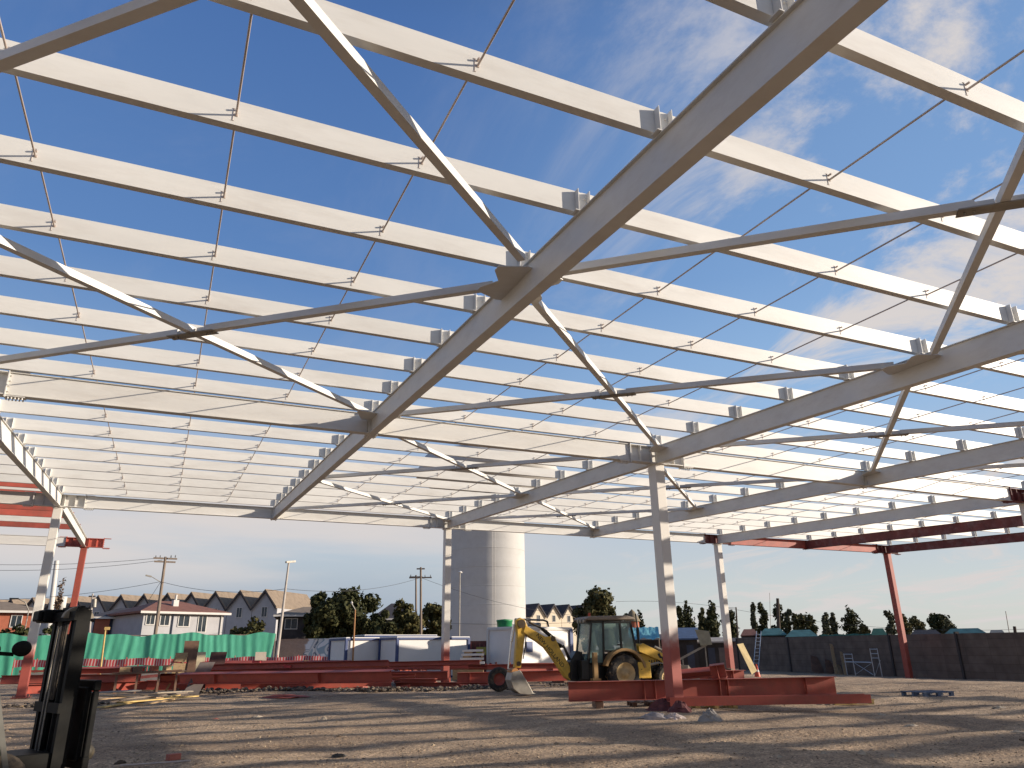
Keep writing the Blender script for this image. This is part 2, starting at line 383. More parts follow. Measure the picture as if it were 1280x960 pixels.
# loose stones lying in the gravel (uncountable)
def stone_verts(c, r, rnd):
    base = [(1, 0, 0), (-1, 0, 0), (0, 1, 0), (0, -1, 0), (0, 0, 1), (0.6, 0.6, 0.55), (-0.6, 0.6, 0.5), (-0.6, -0.6, 0.6), (0.6, -0.6, 0.5), (0, 0, -0.5)]
    a = rnd.random()*6.28; ca, sa = math.cos(a), math.sin(a); sx, sy, sz = rnd.uniform(.7, 1.3), rnd.uniform(.6, 1.1), rnd.uniform(.45, .9)
    out = []
    for x, y, z in base:
        k = rnd.uniform(.8, 1.15); x, y, z = x*sx*k*r, y*sy*k*r, z*sz*k*r
        out.append((c[0]+x*ca-y*sa, c[1]+x*sa+y*ca, c[2]+z))
    return out
SF = [(0, 5, 4), (5, 2, 4), (2, 6, 4), (6, 1, 4), (1, 7, 4), (7, 3, 4), (3, 8, 4), (8, 0, 4), (0, 2, 5), (2, 1, 6), (1, 3, 7), (3, 0, 8), (0, 9, 2), (2, 9, 1), (1, 9, 3), (3, 9, 0)]
rnd = random.Random(3)
mb = MB()
for i in range(15000):
    D = 8.5 + 27*rnd.random()**1.6; px = rnd.uniform(-40, 1320); p = on(px, D)
    r = rnd.choice((.008, .01, .012, .015, .018, .025))*(1.0 if rnd.random() < .985 else 2.0)
    mb.add(stone_verts((p.x, p.y, p.z), r, rnd), SF)
def pebble_mat():
    m, n, l, b = newmat('mixed_pebbles'); g = n.new('ShaderNodeNewGeometry'); r = n.new('ShaderNodeValToRGB'); e = r.color_ramp.elements
    e[0].color = (0.13, 0.09, 0.06, 1); e[1].color = (0.50, 0.385, 0.25, 1); l.new(g.outputs['Random Per Island'], r.inputs[0])
    l.new(r.outputs[0], b.inputs['Base Color']); b.inputs['Roughness'].default_value = 0.9; return m
PEB = pebble_mat()
stuff(tag(mb.build('gravel', PEB), 'loose brown gravel scattered over the dirt yard', 'gravel'))

# spoil ridge of rubble along the far edge of the yard
rnd = random.Random(9); mb = MB()
for (xa, ya, xb, yb, n_, sp, rm) in ((235, 866, 640, 862, 900, 1.1, .13), (0, 884, 140, 882, 200, .8, .10), (690, 858, 720, 857, 60, .4, .1)):
    A, B_ = gp(xa, ya), gp(xb, yb)
    for i in range(n_):
        t = rnd.random(); p = A.lerp(B_, t) + Vector((rnd.gauss(0, .3), rnd.gauss(0, sp*.45), 0))
        z = H(p.x, p.y) + max(0, .16*rnd.random()*(0.6+.4*math.sin(t*23)))
        mb.add(stone_verts((p.x, p.y, z), rnd.uniform(.03, rm), rnd), SF)
RUB = pebble_mat(); RUB.name = 'rubble'; RUB.node_tree.nodes['Color Ramp'].color_ramp.elements[0].color = (.05, .04, .032, 1); RUB.node_tree.nodes['Color Ramp'].color_ramp.elements[1].color = (.27, .21, .15, 1)
stuff(tag(mb.build('rubble', RUB), 'ridge of broken rubble and soil along the edge of the yard', 'rubble'))

# far hills
def hills(name, pts, D, depth, mat):
    mb = MB(); row = []
    for px, py in pts:
        top = at(px, py, D); base = at(px, 830, D); row.append((top, base))
    n_ = len(row); vs_ = []
    back = _fw0*depth
    for top, base in row: vs_ += [Vector((base.x, base.y, -5)) - _fw0*depth*.6, top, Vector((base.x, base.y, -5)) + back]
    fs_ = []
    for i in range(n_-1):
        a = i*3; fs_ += [(a, a+3, a+4, a+1), (a+1, a+4, a+5, a+2)]
    mb.add(vs_, fs_, True); return structure(mb.build(name, mat))
HILL = M('hazed_hillside', (0.16, 0.19, 0.25), 0.95, var=0.12, scale=0.004)  # blue-grey carries the haze of distance, put into the hillside colour
hills('hills', [(-400, 770), (-200, 752), (-60, 768), (10, 766), (45, 758), (75, 748), (110, 752), (150, 752), (200, 757), (260, 763), (330, 772), (420, 782), (520, 795), (600, 806)], 5200, 900, HILL)

# ================================================================== STEEL FRAME
S_, X0, Y1, Y2, Y3 = 8.837, -4.60, 18.02, 36.68, 50.15
Y0, YM1 = -0.64, -19.30
KS = {-1: X0-S_, 0: X0, 1: X0+S_+.08, 2: X0+2*S_, 3: X0+3*S_, 4: X0+4*S_, 5: X0+4.83*S_, 6: X0+5.67*S_}
DEP, FWD = 0.52, 0.20
def zb(y): return 6.09+0.0425*y if y <= Y2 else 6.09+0.0425*Y2 - (y-Y2)*0.003
frame = thing('unfinished_building', 'open white painted steel roof frame on tall columns, partly still red primer', 'building', (KS[2], Y1, 0))
def fpart(mb, name, mat, par=None): return mb.build(name, mat, par or frame, world=True)
# columns
def column(x, y, top, mat, label=None):
    z0 = H(x, y) - 0.03
    mb = MB(); mb.box((0, 0, top/2 - z0/2), (0.32, 0.38, top-z0))
    o = mb.build('column', mat, None, bevel=0.012); o.location = (x, y, z0); o.parent = frame; o.matrix_parent_inverse = mat_inv(frame)
    if label: o['label'] = label
    pl = MB(); pl.box((0, 0, 0.055), (0.62, 0.66, 0.03))
    for sx in (-.24, .24):
        for sy in (-.26, .26): pl.tube((sx, sy, .07), (sx, sy, .15), .018, 6)
    b = pl.build('base_plate', RED, o)
    cap = MB(); cap.box((0, 0, top-z0+0.0), (0.46, 0.46, 0.03)); cap.build('cap_plate', mat if mat is not COLUMN else WHITE, o)
    return o
for k, y, mat, lab in ((2, Y1, COLUMN, None), (0, Y1, COLUMN, None), (4, Y1, COLUMN, None), (0, Y2, COLUMN, None), (2, Y2, COLUMN, None), (4, Y2, COLUMN, None),
                  (6, Y2, RED, 'column still in red primer'), (0, Y3, RED, 'column still in red primer'), (6, Y1, RED, 'column still in red primer')):
    column(KS[k], y, zb(y)-0.015, mat, lab)
# girders (along X)
def girder(x0, x1, y, mat, label=None, z=None):
    zc_ = (zb(y) if z is None else z)+DEP/2+0.012
    mb = MB(); mb.ibeam((x0, y, zc_), (x1, y, zc_), DEP, 0.22, .018, .15)
    o = fpart(mb, 'girder', mat)
    if label: o['label'] = label
    return o
for y in (Y1, Y2):
    for a in (-1, 0, 2):
        b = {-1: 0, 0: 2, 2: 4}[a]
        girder(KS[a]+(.975 if a >= 0 else 0), KS[b]-.975, y, WHITE)
girder(KS[4]+.975, KS[6]-.975, Y2, RED, 'girder in red primer')
girder(KS[4]+.975, KS[6]-.2, Y1, RED, 'girder in red primer')
girder(KS[-1], KS[0]-.975, Y3, WHITE)
for y in (Y0, YM1): girder(KS[-1], KS[6], y, WHITE)
# column head nodes: stub of girder both ways with end plates and bolts
def node(k, y, mat, lab=None):
    x = KS[k]; zc_ = zb(y)+DEP/2+0.012
    mb = MB(); mb.ibeam((x-.95, y, zc_), (x+.95, y, zc_), DEP, 0.26, 0.024, 0.02)
    for s in (-1, 1):
        mb.box((x+s*.961, y, zc_), (0.022, 0.28, DEP+.10))
        mb.box((x+s*.60, y-.07, zc_), (.016, .12, DEP-.06)); mb.box((x+s*.60, y+.07, zc_), (.016, .12, DEP-.06))
        mb.box((x+s*.20, y-.06, zc_), (0.016, .10, DEP-.06)); mb.box((x+s*.20, y+.06, zc_), (0.016, .10, DEP-.06))
        for zf in (zc_+DEP/2+.014, zc_-DEP/2-.014): mb.box((x+s*1.15, y, zf), (.36, .2, .022))
    bo = mb
    for s in (-1, 1):
        for i in range(5):
            for yy in (-.07, .07): bo.tube((x+s*(1.02+.065*i), y+yy, zc_-DEP/2-.025), (x+s*(1.02+.065*i), y+yy, zc_-DEP/2-.075), .016, 6)
        for i in range(4):
            bo.tube((x+s*.972, y-.10, zc_-.18+.12*i), (x+s*1.02, y-.10, zc_-.18+.12*i), .016, 6)
    o = fpart(mb, 'column_head', mat)
    if lab: o['label'] = lab
for k in (0, 2): node(k, Y1, WHITE); node(k, Y2, WHITE)
for y in (Y1, Y2): node(4, y, DRED, 'column head still dark red')
node(6, Y2, DRED, 'column head still dark red'); node(0, Y3, RED, 'column head still in red primer')
# rafters (along Y) segment by segment, each its own part; knuckle plates under mid joints
BAYS = [(YM1, Y0), (Y0, Y1), (Y1, Y2)]
raft = {}
for k in range(0, 7):
    for bi, (ya, yb) in enumerate(BAYS):
        if k >= 5 and bi < 1: continue
        mat = WHITE if k <= 4 else DRED  # outer rafters: darker red puts their shaded side into the colour
        a, b = Vector((KS[k], ya+.13, zb(ya+.13)+DEP/2)), Vector((KS[k], yb-.13, zb(yb-.13)+DEP/2))
        mb = MB(); mb.ibeam(a, b, DEP, FWD, 0.016, 0.11)
        o = fpart(mb, 'rafter', mat)
        if k > 4: o['label'] = 'rafter in red primer, its shaded side put in as darker red'
        raft[(k, bi)] = o
for k in (0, -1):
    a, b = Vector((KS[k], Y2+.13, zb(Y2)+DEP/2)), Vector((KS[k], Y3-.13, zb(Y3)+DEP/2))
    mb = MB(); mb.ibeam(a, b, DEP, FWD); raft[(k, 3)] = fpart(mb, 'rafter', WHITE)
raft_left = []
for bi, (ya, yb) in enumerate(BAYS[1:]):
    a, b = Vector((KS[-1], ya+.13, zb(ya)+DEP/2)), Vector((KS[-1], yb-.13, zb(yb)+DEP/2))
    mb = MB(); mb.ibeam(a, b, DEP, FWD); fpart(mb, 'rafter', WHITE)
for k in (1, 3, 5):
    for y in (Y1, Y2):
        z = zb(y); mt = WHITE if k < 5 else DRED
        mb = MB(); mb.box((KS[k], y, z-.004), (.30, .46, .02))
        for s in (-1, 1): mb.box((KS[k]-.05*0+s*.16, y-.0, z+DEP/2), (.014, .2, DEP-.08))
        for s in (-1, 1): mb.box((KS[k], y+s*.145, z+DEP/2), (.26, .016, DEP+.02))
        bo = mb
        for i in range(4):
            for s in (-1, 1): bo.tube((KS[k]+s*.09, y-.18+.12*i, z-.01), (KS[k]+s*.09, y-.18+.12*i, z-.05), .016, 6)
        fpart(mb, 'joint_plate', mt)
# purlins: one member per bay and row
PD, PF, PG = 0.315, 0.105, 0.055
rows = []
for (ya, yb) in BAYS:
    n_ = 10; off = .35 if ya == Y1 else .2
    for i in range(n_): rows.append(ya + (yb-ya)*(i+.30)/n_ if False else ya + off + (yb-ya-.1)*i/n_)
rows = [-18.0+1.80*i for i in range(0, 10)] + [-.02+1.787*i for i in range(0, 11)] + [17.85+2.05*i for i in range(1, 10)]
rows = sorted(set(rows))
def purlin_mb(x0, x1, y):
    z0 = zb(y)+DEP+PG; mb = MB()
    mb.box(((x0+x1)/2, y, z0+PD/2), (x1-x0, 0.006, PD-.012))
    mb.box(((x0+x1)/2, y+PF/2-.003, z0+.003), (x1-x0, PF, 0.006)); mb.box(((x0+x1)/2, y+PF/2-.003, z0+PD-.003), (x1-x0, PF, 0.006))
    mb.box(((x0+x1)/2, y+PF-.006, z0+.018), (x1-x0, 0.005, .024))
    return mb
def inview(p):
    d = Vector(p)-CAM; f = d.dot(FW)
    if f < .5: return False
    x = 640+FPX*d.dot(RT)/f; yy = 480-FPX*d.dot(UP)/f
    return -80 < x < 1360 and -80 < yy < 1000
def split(cands, name, mat, builder, limit=96):
    vis = [c for c in cands if any(inview(q) for q in c[1])]; hid = [c for c in cands if c not in vis]
    vis.sort(key=lambda c: min((Vector(q)-CAM).length for q in c[1]))
    for c in vis[:limit]: builder(c[0]).build(name, c[2] if len(c) > 2 else mat, frame, world=True)
    rest = MB()
    for c in vis[limit:]+hid: rest.add(*(lambda m: (m.v, m.f))(builder(c[0])))
    if rest.v: stuff(rest.build(name+'s', mat, frame, world=True))
cands = []
for y in rows:
    for ka in range(-1, 6):
        kb = ka+1
        if y < Y0 and ka > 3: pass
        xa, xb = KS[ka]+.012, KS[kb]-.012
        z = zb(y)+DEP+.2
        cands.append(((xa, xb, y), [(xa+(xb-xa)*t/6, y, z) for t in range(7)]))
split(cands, 'purlin', WHITE, lambda a: purlin_mb(*a))
for i in range(7):                                        # red bay on the far left
    y = Y2-1.2+1.95*i
    if i and y > Y3-.5: break
    o = purlin_mb(KS[-1], KS[0]-.1, y).build('purlin', RED if i % 3 != 2 else WHITE, frame, world=True); o['label'] = 'purlin in red primer' if i % 3 != 2 else 'white painted purlin'
# sag rods
cands = []
for ka in range(-1, 6):
    xa, xb = KS[ka], KS[ka+1]
    for fr in ((.285, .52, .755) if ka < 4 else (.35, .68)):
        for ya, yb in zip(rows[:-1], rows[1:]):
            if yb-ya > 2.6 or ya < -3: continue
            x = xa+(xb-xa)*fr; z = zb((ya+yb)/2)+DEP+PG+PD*.42
            cands.append(((x, ya, yb), [(x, ya, z), (x, yb, z)]))
def rod_mb(a):
    x, ya, yb = a; za, zbb = zb(ya)+DEP+PG+PD*.60, zb(yb)+DEP+PG+PD*.40
    mb = MB(); mb.tube((x, ya-.05, za), (x, yb+.05, zbb), .0125, 8)
    mb.box((x, yb-.006, zbb), (.035, .008, .035)); mb.box((x-.03, yb-.006, zbb), (.005, .006, .15)); mb.box((x-.03, yb-.006, zbb+.078), (.028, .006, .005)); mb.box((x-.03, yb-.006, zbb-.078), (.028, .006, .005))
    return mb
split(cands, 'sag_rod', GALV, rod_mb)
# cleats standing on the rafters: sub-parts of the rafter
def cleat_mb():
    mb = MB(); mb.box((-.085, -.05, PG/2+PD/2+.01), (.008, .09, PD+PG-.05)); mb.box((.085, -.05, PG/2+PD/2+.01), (.008, .09, PD+PG-.05))
    for zz in (.12, .26): mb.tube((-.045, -.018, zz), (-.045, -.034, zz), .013, 6); mb.tube((.045, -.018, zz), (.045, -.034, zz), .013, 6)
    mb.box((0, -.011, PG/2+PD/2+.02), (.16, .012, PD-.02)); mb.box((0, -.05, .006), (.30, .14, .010)); return mb
CLEATS = {}
def cleat(par, x, y, mat):
    if mat.name not in CLEATS: CLEATS[mat.name] = cleat_mb().build('purlin_cleat', mat); o = CLEATS[mat.name]
    else: o = CLEATS[mat.name].copy(); COL.objects.link(o)
    o.location = (x, y, zb(y)+DEP+.001); o.parent = par; o.matrix_parent_inverse = mat_inv(par)
for y in rows:
    for k in range(0, 7):
        for bi, (ya, yb) in enumerate(BAYS):
            if ya <= y < yb and bi > 0 and (k, bi) in raft and inview((KS[k], y, zb(y)+.6)): cleat(raft[(k, bi)], KS[k], y, WHITE)
# crossed tube braces with gussets
BT = 0.115
def zbr(y): return zb(y)+DEP-.10
def brace(p, q): 
    p, q = Vector(p), Vector(q); d = (q-p).normalized(); mb = MB(); mb.bar(p+d*.42, q-d*.42, BT, BT); return mb
def cross(ka, ya, yb):
    xa, xb = KS[ka], KS[ka+1]
    y1, y2, y3, y4 = (ya, yb, yb, ya) if ya != ga else ((.3, 8.6, 9.5, .35) if ka == 0 else (.2, 8.75, 8.85, .2))   # each brace's own bolt line
    A, B_, C, D_ = (Vector((xa, y1, zbr(y1))), Vector((xb, y2, zbr(y2))), Vector((xa, y3, zbr(y3))), Vector((xb, y4, zbr(y4))))
    fpart(brace(A, B_), 'brace', WHITE)
    m = C.lerp(D_, (C-A).length/((C-A).length+(D_-B_).length)) if abs((C-A).length-(D_-B_).length) > .05 else (C+D_)/2; d = (D_-C).normalized()
    for p, s in ((C, 1), (D_, -1)):
        mb = MB(); e = m-d*s*.30; st = p+d*s*.42; mb.bar(st, e, BT, BT); mb.bar(e-d*s*.14, m-d*s*.08, .02, .10); fpart(mb, 'brace', WHITE)
    mb = MB(); mb.bar(m-d*.50, m+d*.50, .20, .016); mb.v = [(v[0], v[1], v[2]-BT/2-.012) for v in mb.v]
    for t in (-.42, -.32, .32, .42): mb.tube(m+d*t+Vector((0, 0, -BT/2-.02)), m+d*t+Vector((0, 0, -BT/2-.06)), .018, 6)
    fpart(mb, 'brace_splice', STEEL)
ymid1, ymid2 = 9.05, 27.3
ga, gb = Y0+.25, Y1-.32
panels = [(0, ga, ymid1), (0, ymid1, gb), (1, ga, ymid1), (1, ymid1, gb), (2, ga, ymid1), (2, ymid1, gb), (3, ymid1, gb),
          (1, Y1+.32, ymid2), (1, ymid2, Y2-.32), (2, Y1+.32, ymid2), (2, ymid2, Y2-.32)]
for p in panels: cross(*p)
gus = set()
for ka, ya, yb in panels:
    for k, s in ((ka, 1), (ka+1, -1)):
        for y, t in ((ya, 1), (yb, -1)):
            key = (k, s, round(y, 2))
            mid = abs(y-ymid1) < .1 or abs(y-ymid2) < .1
            if mid and key in gus: continue
            gus.add(key); z = zbr(y)-BT/2-.006; x = KS[k]+s*.008
            if mid: ol = [(x, y-.55), (x+s*.13, y-.58), (x+s*.52, y-.42), (x+s*.52, y-.28), (x+s*.34, y), (x+s*.52, y+.28), (x+s*.52, y+.42), (x+s*.13, y+.58), (x, y+.55)]
            else: ol = [(x, y-t*.2), (x+s*.30, y-t*.2), (x+s*.55, y+t*.36), (x+s*.42, y+t*.52), (x, y+t*.42)]
            n_ = len(ol); mb = MB()
            mb.add([(a, b, z) for a, b in ol]+[(a, b, z+.014) for a, b in ol], [tuple(range(n_)), tuple(range(n_, 2*n_))]+[(i, (i+1) % n_, n_+(i+1) % n_, n_+i) for i in range(n_)])
            fpart(mb, 'gusset_plate', WHITE)
#@@OBJECTS@@
# ================================================================== BACKHOE LOADER
def text_mesh(body, size, mat, name, parent, loc, xdir, nrm, depth=0.006):
    cu = bpy.data.curves.new(name, 'FONT'); cu.body = body; cu.size = size; cu.extrude = depth; cu.align_x = 'CENTER'; cu.align_y = 'CENTER'
    tmp = bpy.data.objects.new(name+'_tmp', cu); COL.objects.link(tmp)
    dg = bpy.context.evaluated_depsgraph_get(); me = bpy.data.meshes.new_from_object(tmp.evaluated_get(dg))
    bpy.data.objects.remove(tmp); me.name = name
    x = Vector(xdir).normalized(); n = Vector(nrm).normalized(); y = n.cross(x)
    R_ = Matrix((x, y, n)).transposed().to_4x4(); R_.translation = Vector(loc); me.transform(R_)
    me.materials.clear(); me.materials.append(mat)
    o = bpy.data.objects.new(name, me); COL.objects.link(o); o.parent = parent; return o

def wheel(parent, c, r, w, rim_mat, lugs):
    mb = MB(); cy = Vector(c)
    mb.lathe([(r*.56, -w*.42), (r*.80, -w*.5), (r*.95, -w*.44), (r*.985, -w*.2), (r*.985, w*.2), (r*.95, w*.44), (r*.80, w*.5), (r*.56, w*.42)], 28, cy, 'Y')
    for i in range(lugs):
        for s in (-1, 1):
            t = 2*math.pi*(i+(.5 if s > 0 else 0))/lugs; d = Vector((math.cos(t), 0, math.sin(t)))
            p = cy + d*(r*.99) + Vector((0, s*w*.05, 0)); q = cy + Vector((math.cos(t+.22), 0, math.sin(t+.22)))*(r*.975) + Vector((0, s*w*.49, 0))
            mb.bar(p, q, .055*r/.7, .05*r/.7, d)
    ty = mb.build('tyre', RUBBER, parent)
    mb = MB(); mb.lathe([(r*.57, -w*.44), (r*.52, -w*.36), (r*.42, -w*.22), (r*.22, -w*.20), (r*.20, -w*.38), (0.001, -w*.40)], 20, cy, 'Y')
    mb.lathe([(r*.57, w*.44), (r*.42, w*.2), (0.001, w*.2)], 20, cy, 'Y')
    for i in range(8):
        t = 2*math.pi*i/8; p = cy + Vector((math.cos(t)*r*.30, -w*.21, math.sin(t)*r*.30)); mb.tube(p, p+Vector((0, -.03, 0)), .018, 6)
    mb.build('rim', rim_mat, ty)

WORNY = M('grimy_pin', (.10, .07, .04), .5, .4, var=.4)
bp = on(768, 31.6)
TH = rad(25)
bh = thing('backhoe_loader', 'dusty yellow backhoe loader with its digger arm folded down behind the red beams', 'backhoe', bp, rad(90)-(YAW+rad(7.45)+rad(90)-TH))
def bx(px): return (px-768)*31.6/(978*math.cos(TH)-(px-768)*math.sin(TH))
def bz(py, x=0.0): return HC-(py-811.5)*(31.6+x*math.sin(TH))/1040.0-bp.z
def bo(pts): return [(bx(a), bz(b, bx(a))) for a, b in pts]
mb = MB(); mb.prism([(-1.75, .42), (-1.75, 1.0), (-.6, 1.05), (2.1, 1.0), (2.25, .6), (1.2, .42)], -.42, .42); mb.box((-1.6, 0, .85), (.3, 1.5, .7)); mb.build('chassis', BLACK, bh, bevel=.02)
mb = MB(); mb.prism([(.72, .98), (.72, 1.80), (1.15, 1.76), (1.7, 1.52), (2.05, 1.25), (2.12, .9)], -.43, .43); mb.build('hood', YEL, bh, bevel=.06)
for s in (-1, 1):
    n_ = 12; mb = MB(); pr = []
    arc = [(math.radians(12+ i*150/n_)) for i in range(n_+1)]
    ol = [(.90*math.cos(t), .72+.90*math.sin(t)) for t in arc] + [(.80*math.cos(t), .72+.80*math.sin(t)) for t in reversed(arc)]
    mb.prism(ol, s*.48, s*1.0)
    # inner web of the mudguard
    f = mb.build('mudguard', M('dusty_mudguard', (0.34, 0.20, 0.075), 0.7, var=.25, dirt=(.16, .11, .07), dirt_amt=.5) if s < 0 else bpy.data.materials['dusty_mudguard'], bh)
    wheel(bh, (0, s*.74, .70), .70, .46, CREAMY, 13)
    wheel(bh, (1.85, s*.74, .49), .49, .32, CREAMY, 12)
mb = MB(); mb.box((.80, -.80, .80), (.56, .34, .60)); mb.build('tool_box', YEL, bh, bevel=.03)
mb = MB(); mb.box((.86, .80, .80), (.56, .34, .60)); mb.build('fuel_tank', BLACK, bh, bevel=.03)
# cab
mb = MB()
cb = [(-1.42, 1.0), (-1.20, 2.64), (.42, 2.64), (.70, 1.35), (.70, 1.0)]
for s in (-1, 1):
    y = s*.62
    for a, b in (((-1.45, y, 1.0), (-1.22, y, 2.66)), ((-.78, y, 1.0), (-.72, y, 2.66)), ((.02, y, 1.45), (.0, y, 2.66)), ((.74, y, 1.0), (.46, y, 2.66)), ((-1.45, y, 1.05), (.74, y, 1.05)), ((-.75, y, 1.52), (.68, y, 1.48)), ((-1.22, y, 2.62), (.46, y, 2.62))): mb.bar(a, b, .07, .09, (0, 1, 0))
for a, b in (((-1.45, -.62, 1.05), (-1.45, .62, 1.05)), ((.72, -.62, 1.45), (.72, .62, 1.45)), ((.46, -.62, 2.62), (.46, .62, 2.62)), ((-1.22, -.62, 2.62), (-1.22, .62, 2.62))): mb.bar(a, b, .07, .08)
mb.box((-.3, 0, 1.22), (1.9, 1.16, .42))
mb.build('cab', BLACK, bh)
mb = MB(); mb.prism([(-1.42, 2.68), (-1.46, 2.74), (-1.30, 2.83), (.3, 2.86), (.62, 2.78), (.66, 2.70)], -.72, .72); mb.build('cab_roof', M('dusty_roof', (.26, .21, .16), .7, var=.2), bh, bevel=.03)
mb = MB()
for i in range(3): mb.tube((-1.42, -.45+.3*i, 2.66), (-1.50, -.45+.3*i, 2.66), .07, 10)
mb.build('work_lamp', STEEL, bh)
def pane(vs_, nm='window'):
    mb = MB(); mb.add(vs_, [tuple(range(len(vs_)))]); return mb.build(nm, GLASS, bh)
for s in (-1, 1):
    y = s*.625
    pane([(-1.36, y, 1.1), (-.80, y, 1.1), (-.75, y, 2.58), (-1.19, y, 2.58)])
    pane([(-.70, y, 1.56), (-.02, y, 1.53), (-.04, y, 2.58), (-.68, y, 2.58)])
    pane([(.05, y, 1.53), (.66, y, 1.52), (.44, y, 2.58), (.03, y, 2.58)])
pane([(-1.44, -.58, 1.1), (-1.44, .58, 1.1), (-1.22, .58, 2.58), (-1.22, -.58, 2.58)]); pane([(.71, -.58, 1.5), (.71, .58, 1.5), (.47, .58, 2.58), (.47, -.58, 2.58)])
mb = MB(); mb.box((-.35, 0, 1.62), (.5, .5, .14)); mb.bar((-.58, 0, 1.66), (-.68, 0, 2.3), .46, .12, (1, 0, 0)); mb.build('seat', BLACK, bh, bevel=.04)
mb = MB(); mb.tube((.42, 0, 1.45), (.25, 0, 1.92), .03, 8); mb.lathe([(.17, -.015), (.20, 0), (.17, .015), (.17, -.015)], 16, (.25, 0, 1.93)); mb.build('steering_wheel', BLACK, bh)
mb = MB(); mb.tube((.95, -.30, 1.7), (.95, -.30, 2.35), .055, 10); mb.tube((.95, -.30, 2.35), (.90, -.30, 2.95), .035, 8); mb.build('exhaust_pipe', BLACK, bh)
mb = MB(); mb.bar((.60, -.66, 2.3), (.62, -.92, 2.3), .02, .02); mb.box((.62, -.95, 2.22), (.04, .16, .34)); mb.build('mirror', BLACK, bh)
mb = MB()
for i in range(6): mb.box((1.30+.11*i, -.437, 1.02+.0*i), (.05, .012, .26))
mb.box((1.0, -.437, 1.45), (.34, .012, .10)); mb.build('hood_vent', BLACK, bh)
mb = MB(); mb.tube((-.9, .3, 2.84), (-.9, .3, 3.0), .05, 10); mb.build('beacon', ORANGE, bh)
mb = MB(); mb.box((-.10, -.66, 1.75), (.14, .03, .05)); mb.tube((-.78, -.68, 1.2), (-.76, -.68, 2.0), .016, 6); mb.build('grab_handle', BLACK, bh)
mb = MB(); mb.box((.30, 0, 1.5), (.22, .5, .3)); mb.bar((-1.0, -.25, 1.4), (-1.05, -.25, 1.95), .03, .03, (0, 1, 0)); mb.bar((-1.0, .2, 1.4), (-1.05, .2, 1.95), .03, .03, (0, 1, 0)); mb.build('controls', BLACK, bh)
mb = MB(); mb.prism([(1.62, 1.36), (1.70, 1.43), (1.80, 1.24), (1.72, 1.22)], -.577, -.566); mb.prism([(1.76, 1.30), (1.86, 1.27), (1.92, 1.12), (1.84, 1.12)], -.577, -.566); mb.build('dark_mark', TEXT, bh)
# loader arms and bucket
for s in (-1, 1):
    mb = MB(); y0, y1 = s*.50-.06, s*.50+.06
    mb.prism([(.80, 1.72), (1.02, 1.80), (1.9, 1.40), (2.65, .62), (2.60, .42), (2.42, .45), (1.75, 1.12), (.82, 1.48)], y0, y1)
    la = mb.build('loader_arm', YEL, bh, bevel=.015)
    mb = MB(); mb.tube((.95, s*.66, .95), (1.6, s*.66, 1.05), .055, 8); mb.tube((1.6, s*.66, 1.05), (2.1, s*.62, .98), .03, 8); mb.tube((1.55, s*.50, 1.66), (2.2, s*.5, 1.38), .05, 8); mb.tube((2.2, s*.5, 1.38), (2.72, s*.5, .88), .028, 8)
    mb.build('lift_cylinder', STEEL, la)
mb = MB(); mb.prism([(2.62, .95), (2.50, .45), (2.60, .16), (2.80, .06), (3.40, .04), (3.40, .075), (2.84, .11), (2.68, .22), (2.60, .46), (2.70, .95)], -1.08, 1.08)
for s in (-1, 1): mb.prism([(2.66, .95), (2.54, .45), (2.62, .16), (2.80, .07), (3.38, .05), (3.05, .55)], s*1.08, s*1.10)
mb.build('loader_bucket', STEEL, bh)
# digger
mb = MB(); mb.prism([(-2.02, .45), (-2.02, 1.15), (-1.75, 1.55), (-1.5, 1.5), (-1.45, .45)], -.24, .24); mb.box((-1.62, 0, 1.0), (.22, 1.2, .25)); mb.build('swing_post', BLACK, bh, bevel=.02)
boom = bo([(655, 779), (663, 784), (680, 794), (686, 794), (692, 794), (697, 806), (706, 824), (713, 838), (715, 846), (711, 850), (705, 846), (690, 822), (680, 808), (670, 800), (657, 792), (652, 788)])
mb = MB(); mb.prism(boom, -.17, .17); bm_ = mb.build('boom', YEL, bh, bevel=.02)
tp = bo([(672, 796), (698, 829)]); dx, dz = tp[1][0]-tp[0][0], tp[1][1]-tp[0][1]
text_mesh('NEW HOLLAND', .22, TEXT, 'lettering', bm_, ((tp[0][0]+tp[1][0])/2+.02, -.177, (tp[0][1]+tp[1][1])/2+.02), (dx, 0, dz), (0, -1, 0), .004)
mb = MB(); mb.prism(bo([(644, 772), (649, 769), (655, 772), (658, 780), (655, 792), (652, 812), (649, 833), (641, 833), (643, 810), (645, 790)]), -.13, .13); st = mb.build('stick', YEL, bh, bevel=.02)
mb = MB(); a = bo([(661, 779), (678, 788), (688, 795)]); mb.tube((a[0][0], 0, a[0][1]+.12), (a[1][0], 0, a[1][1]+.12), .035, 8); mb.tube((a[1][0], 0, a[1][1]+.12), (a[2][0], 0, a[2][1]+.06), .07, 10); mb.build('stick_cylinder', BLACK, bm_)
mb = MB(); a = bo([(642, 778), (638, 800), (634, 834)]); mb.tube((a[0][0], 0, a[0][1]), (a[1][0], 0, a[1][1]), .06, 10); mb.tube((a[1][0], 0, a[1][1]), (a[2][0], 0, a[2][1]), .035, 8); mb.bar((a[2][0], 0, a[2][1]), (bx(641), 0, bz(841, bx(641))), .12, .05); mb.build('bucket_cylinder', CHROME, st)
mb = MB()
for i in range(6):
    y = -.12+.05*i; pts = bo([(694, 803), (700, 806+i), (706, 812-i), (712, 826), (718, 838)]); mb.path([(x, y, z+.04) for x, z in pts], .03, 6)
mb.build('hydraulic_hose', RUBBER, bh)
bk = bo([(636, 838), (646, 836), (650, 843), (656, 853), (662, 865), (657, 866), (645, 865), (637, 859), (633, 848)])
mb = MB(); mb.prism(bk[:2]+bk[2:5]+bk[5:], -.36, .36)
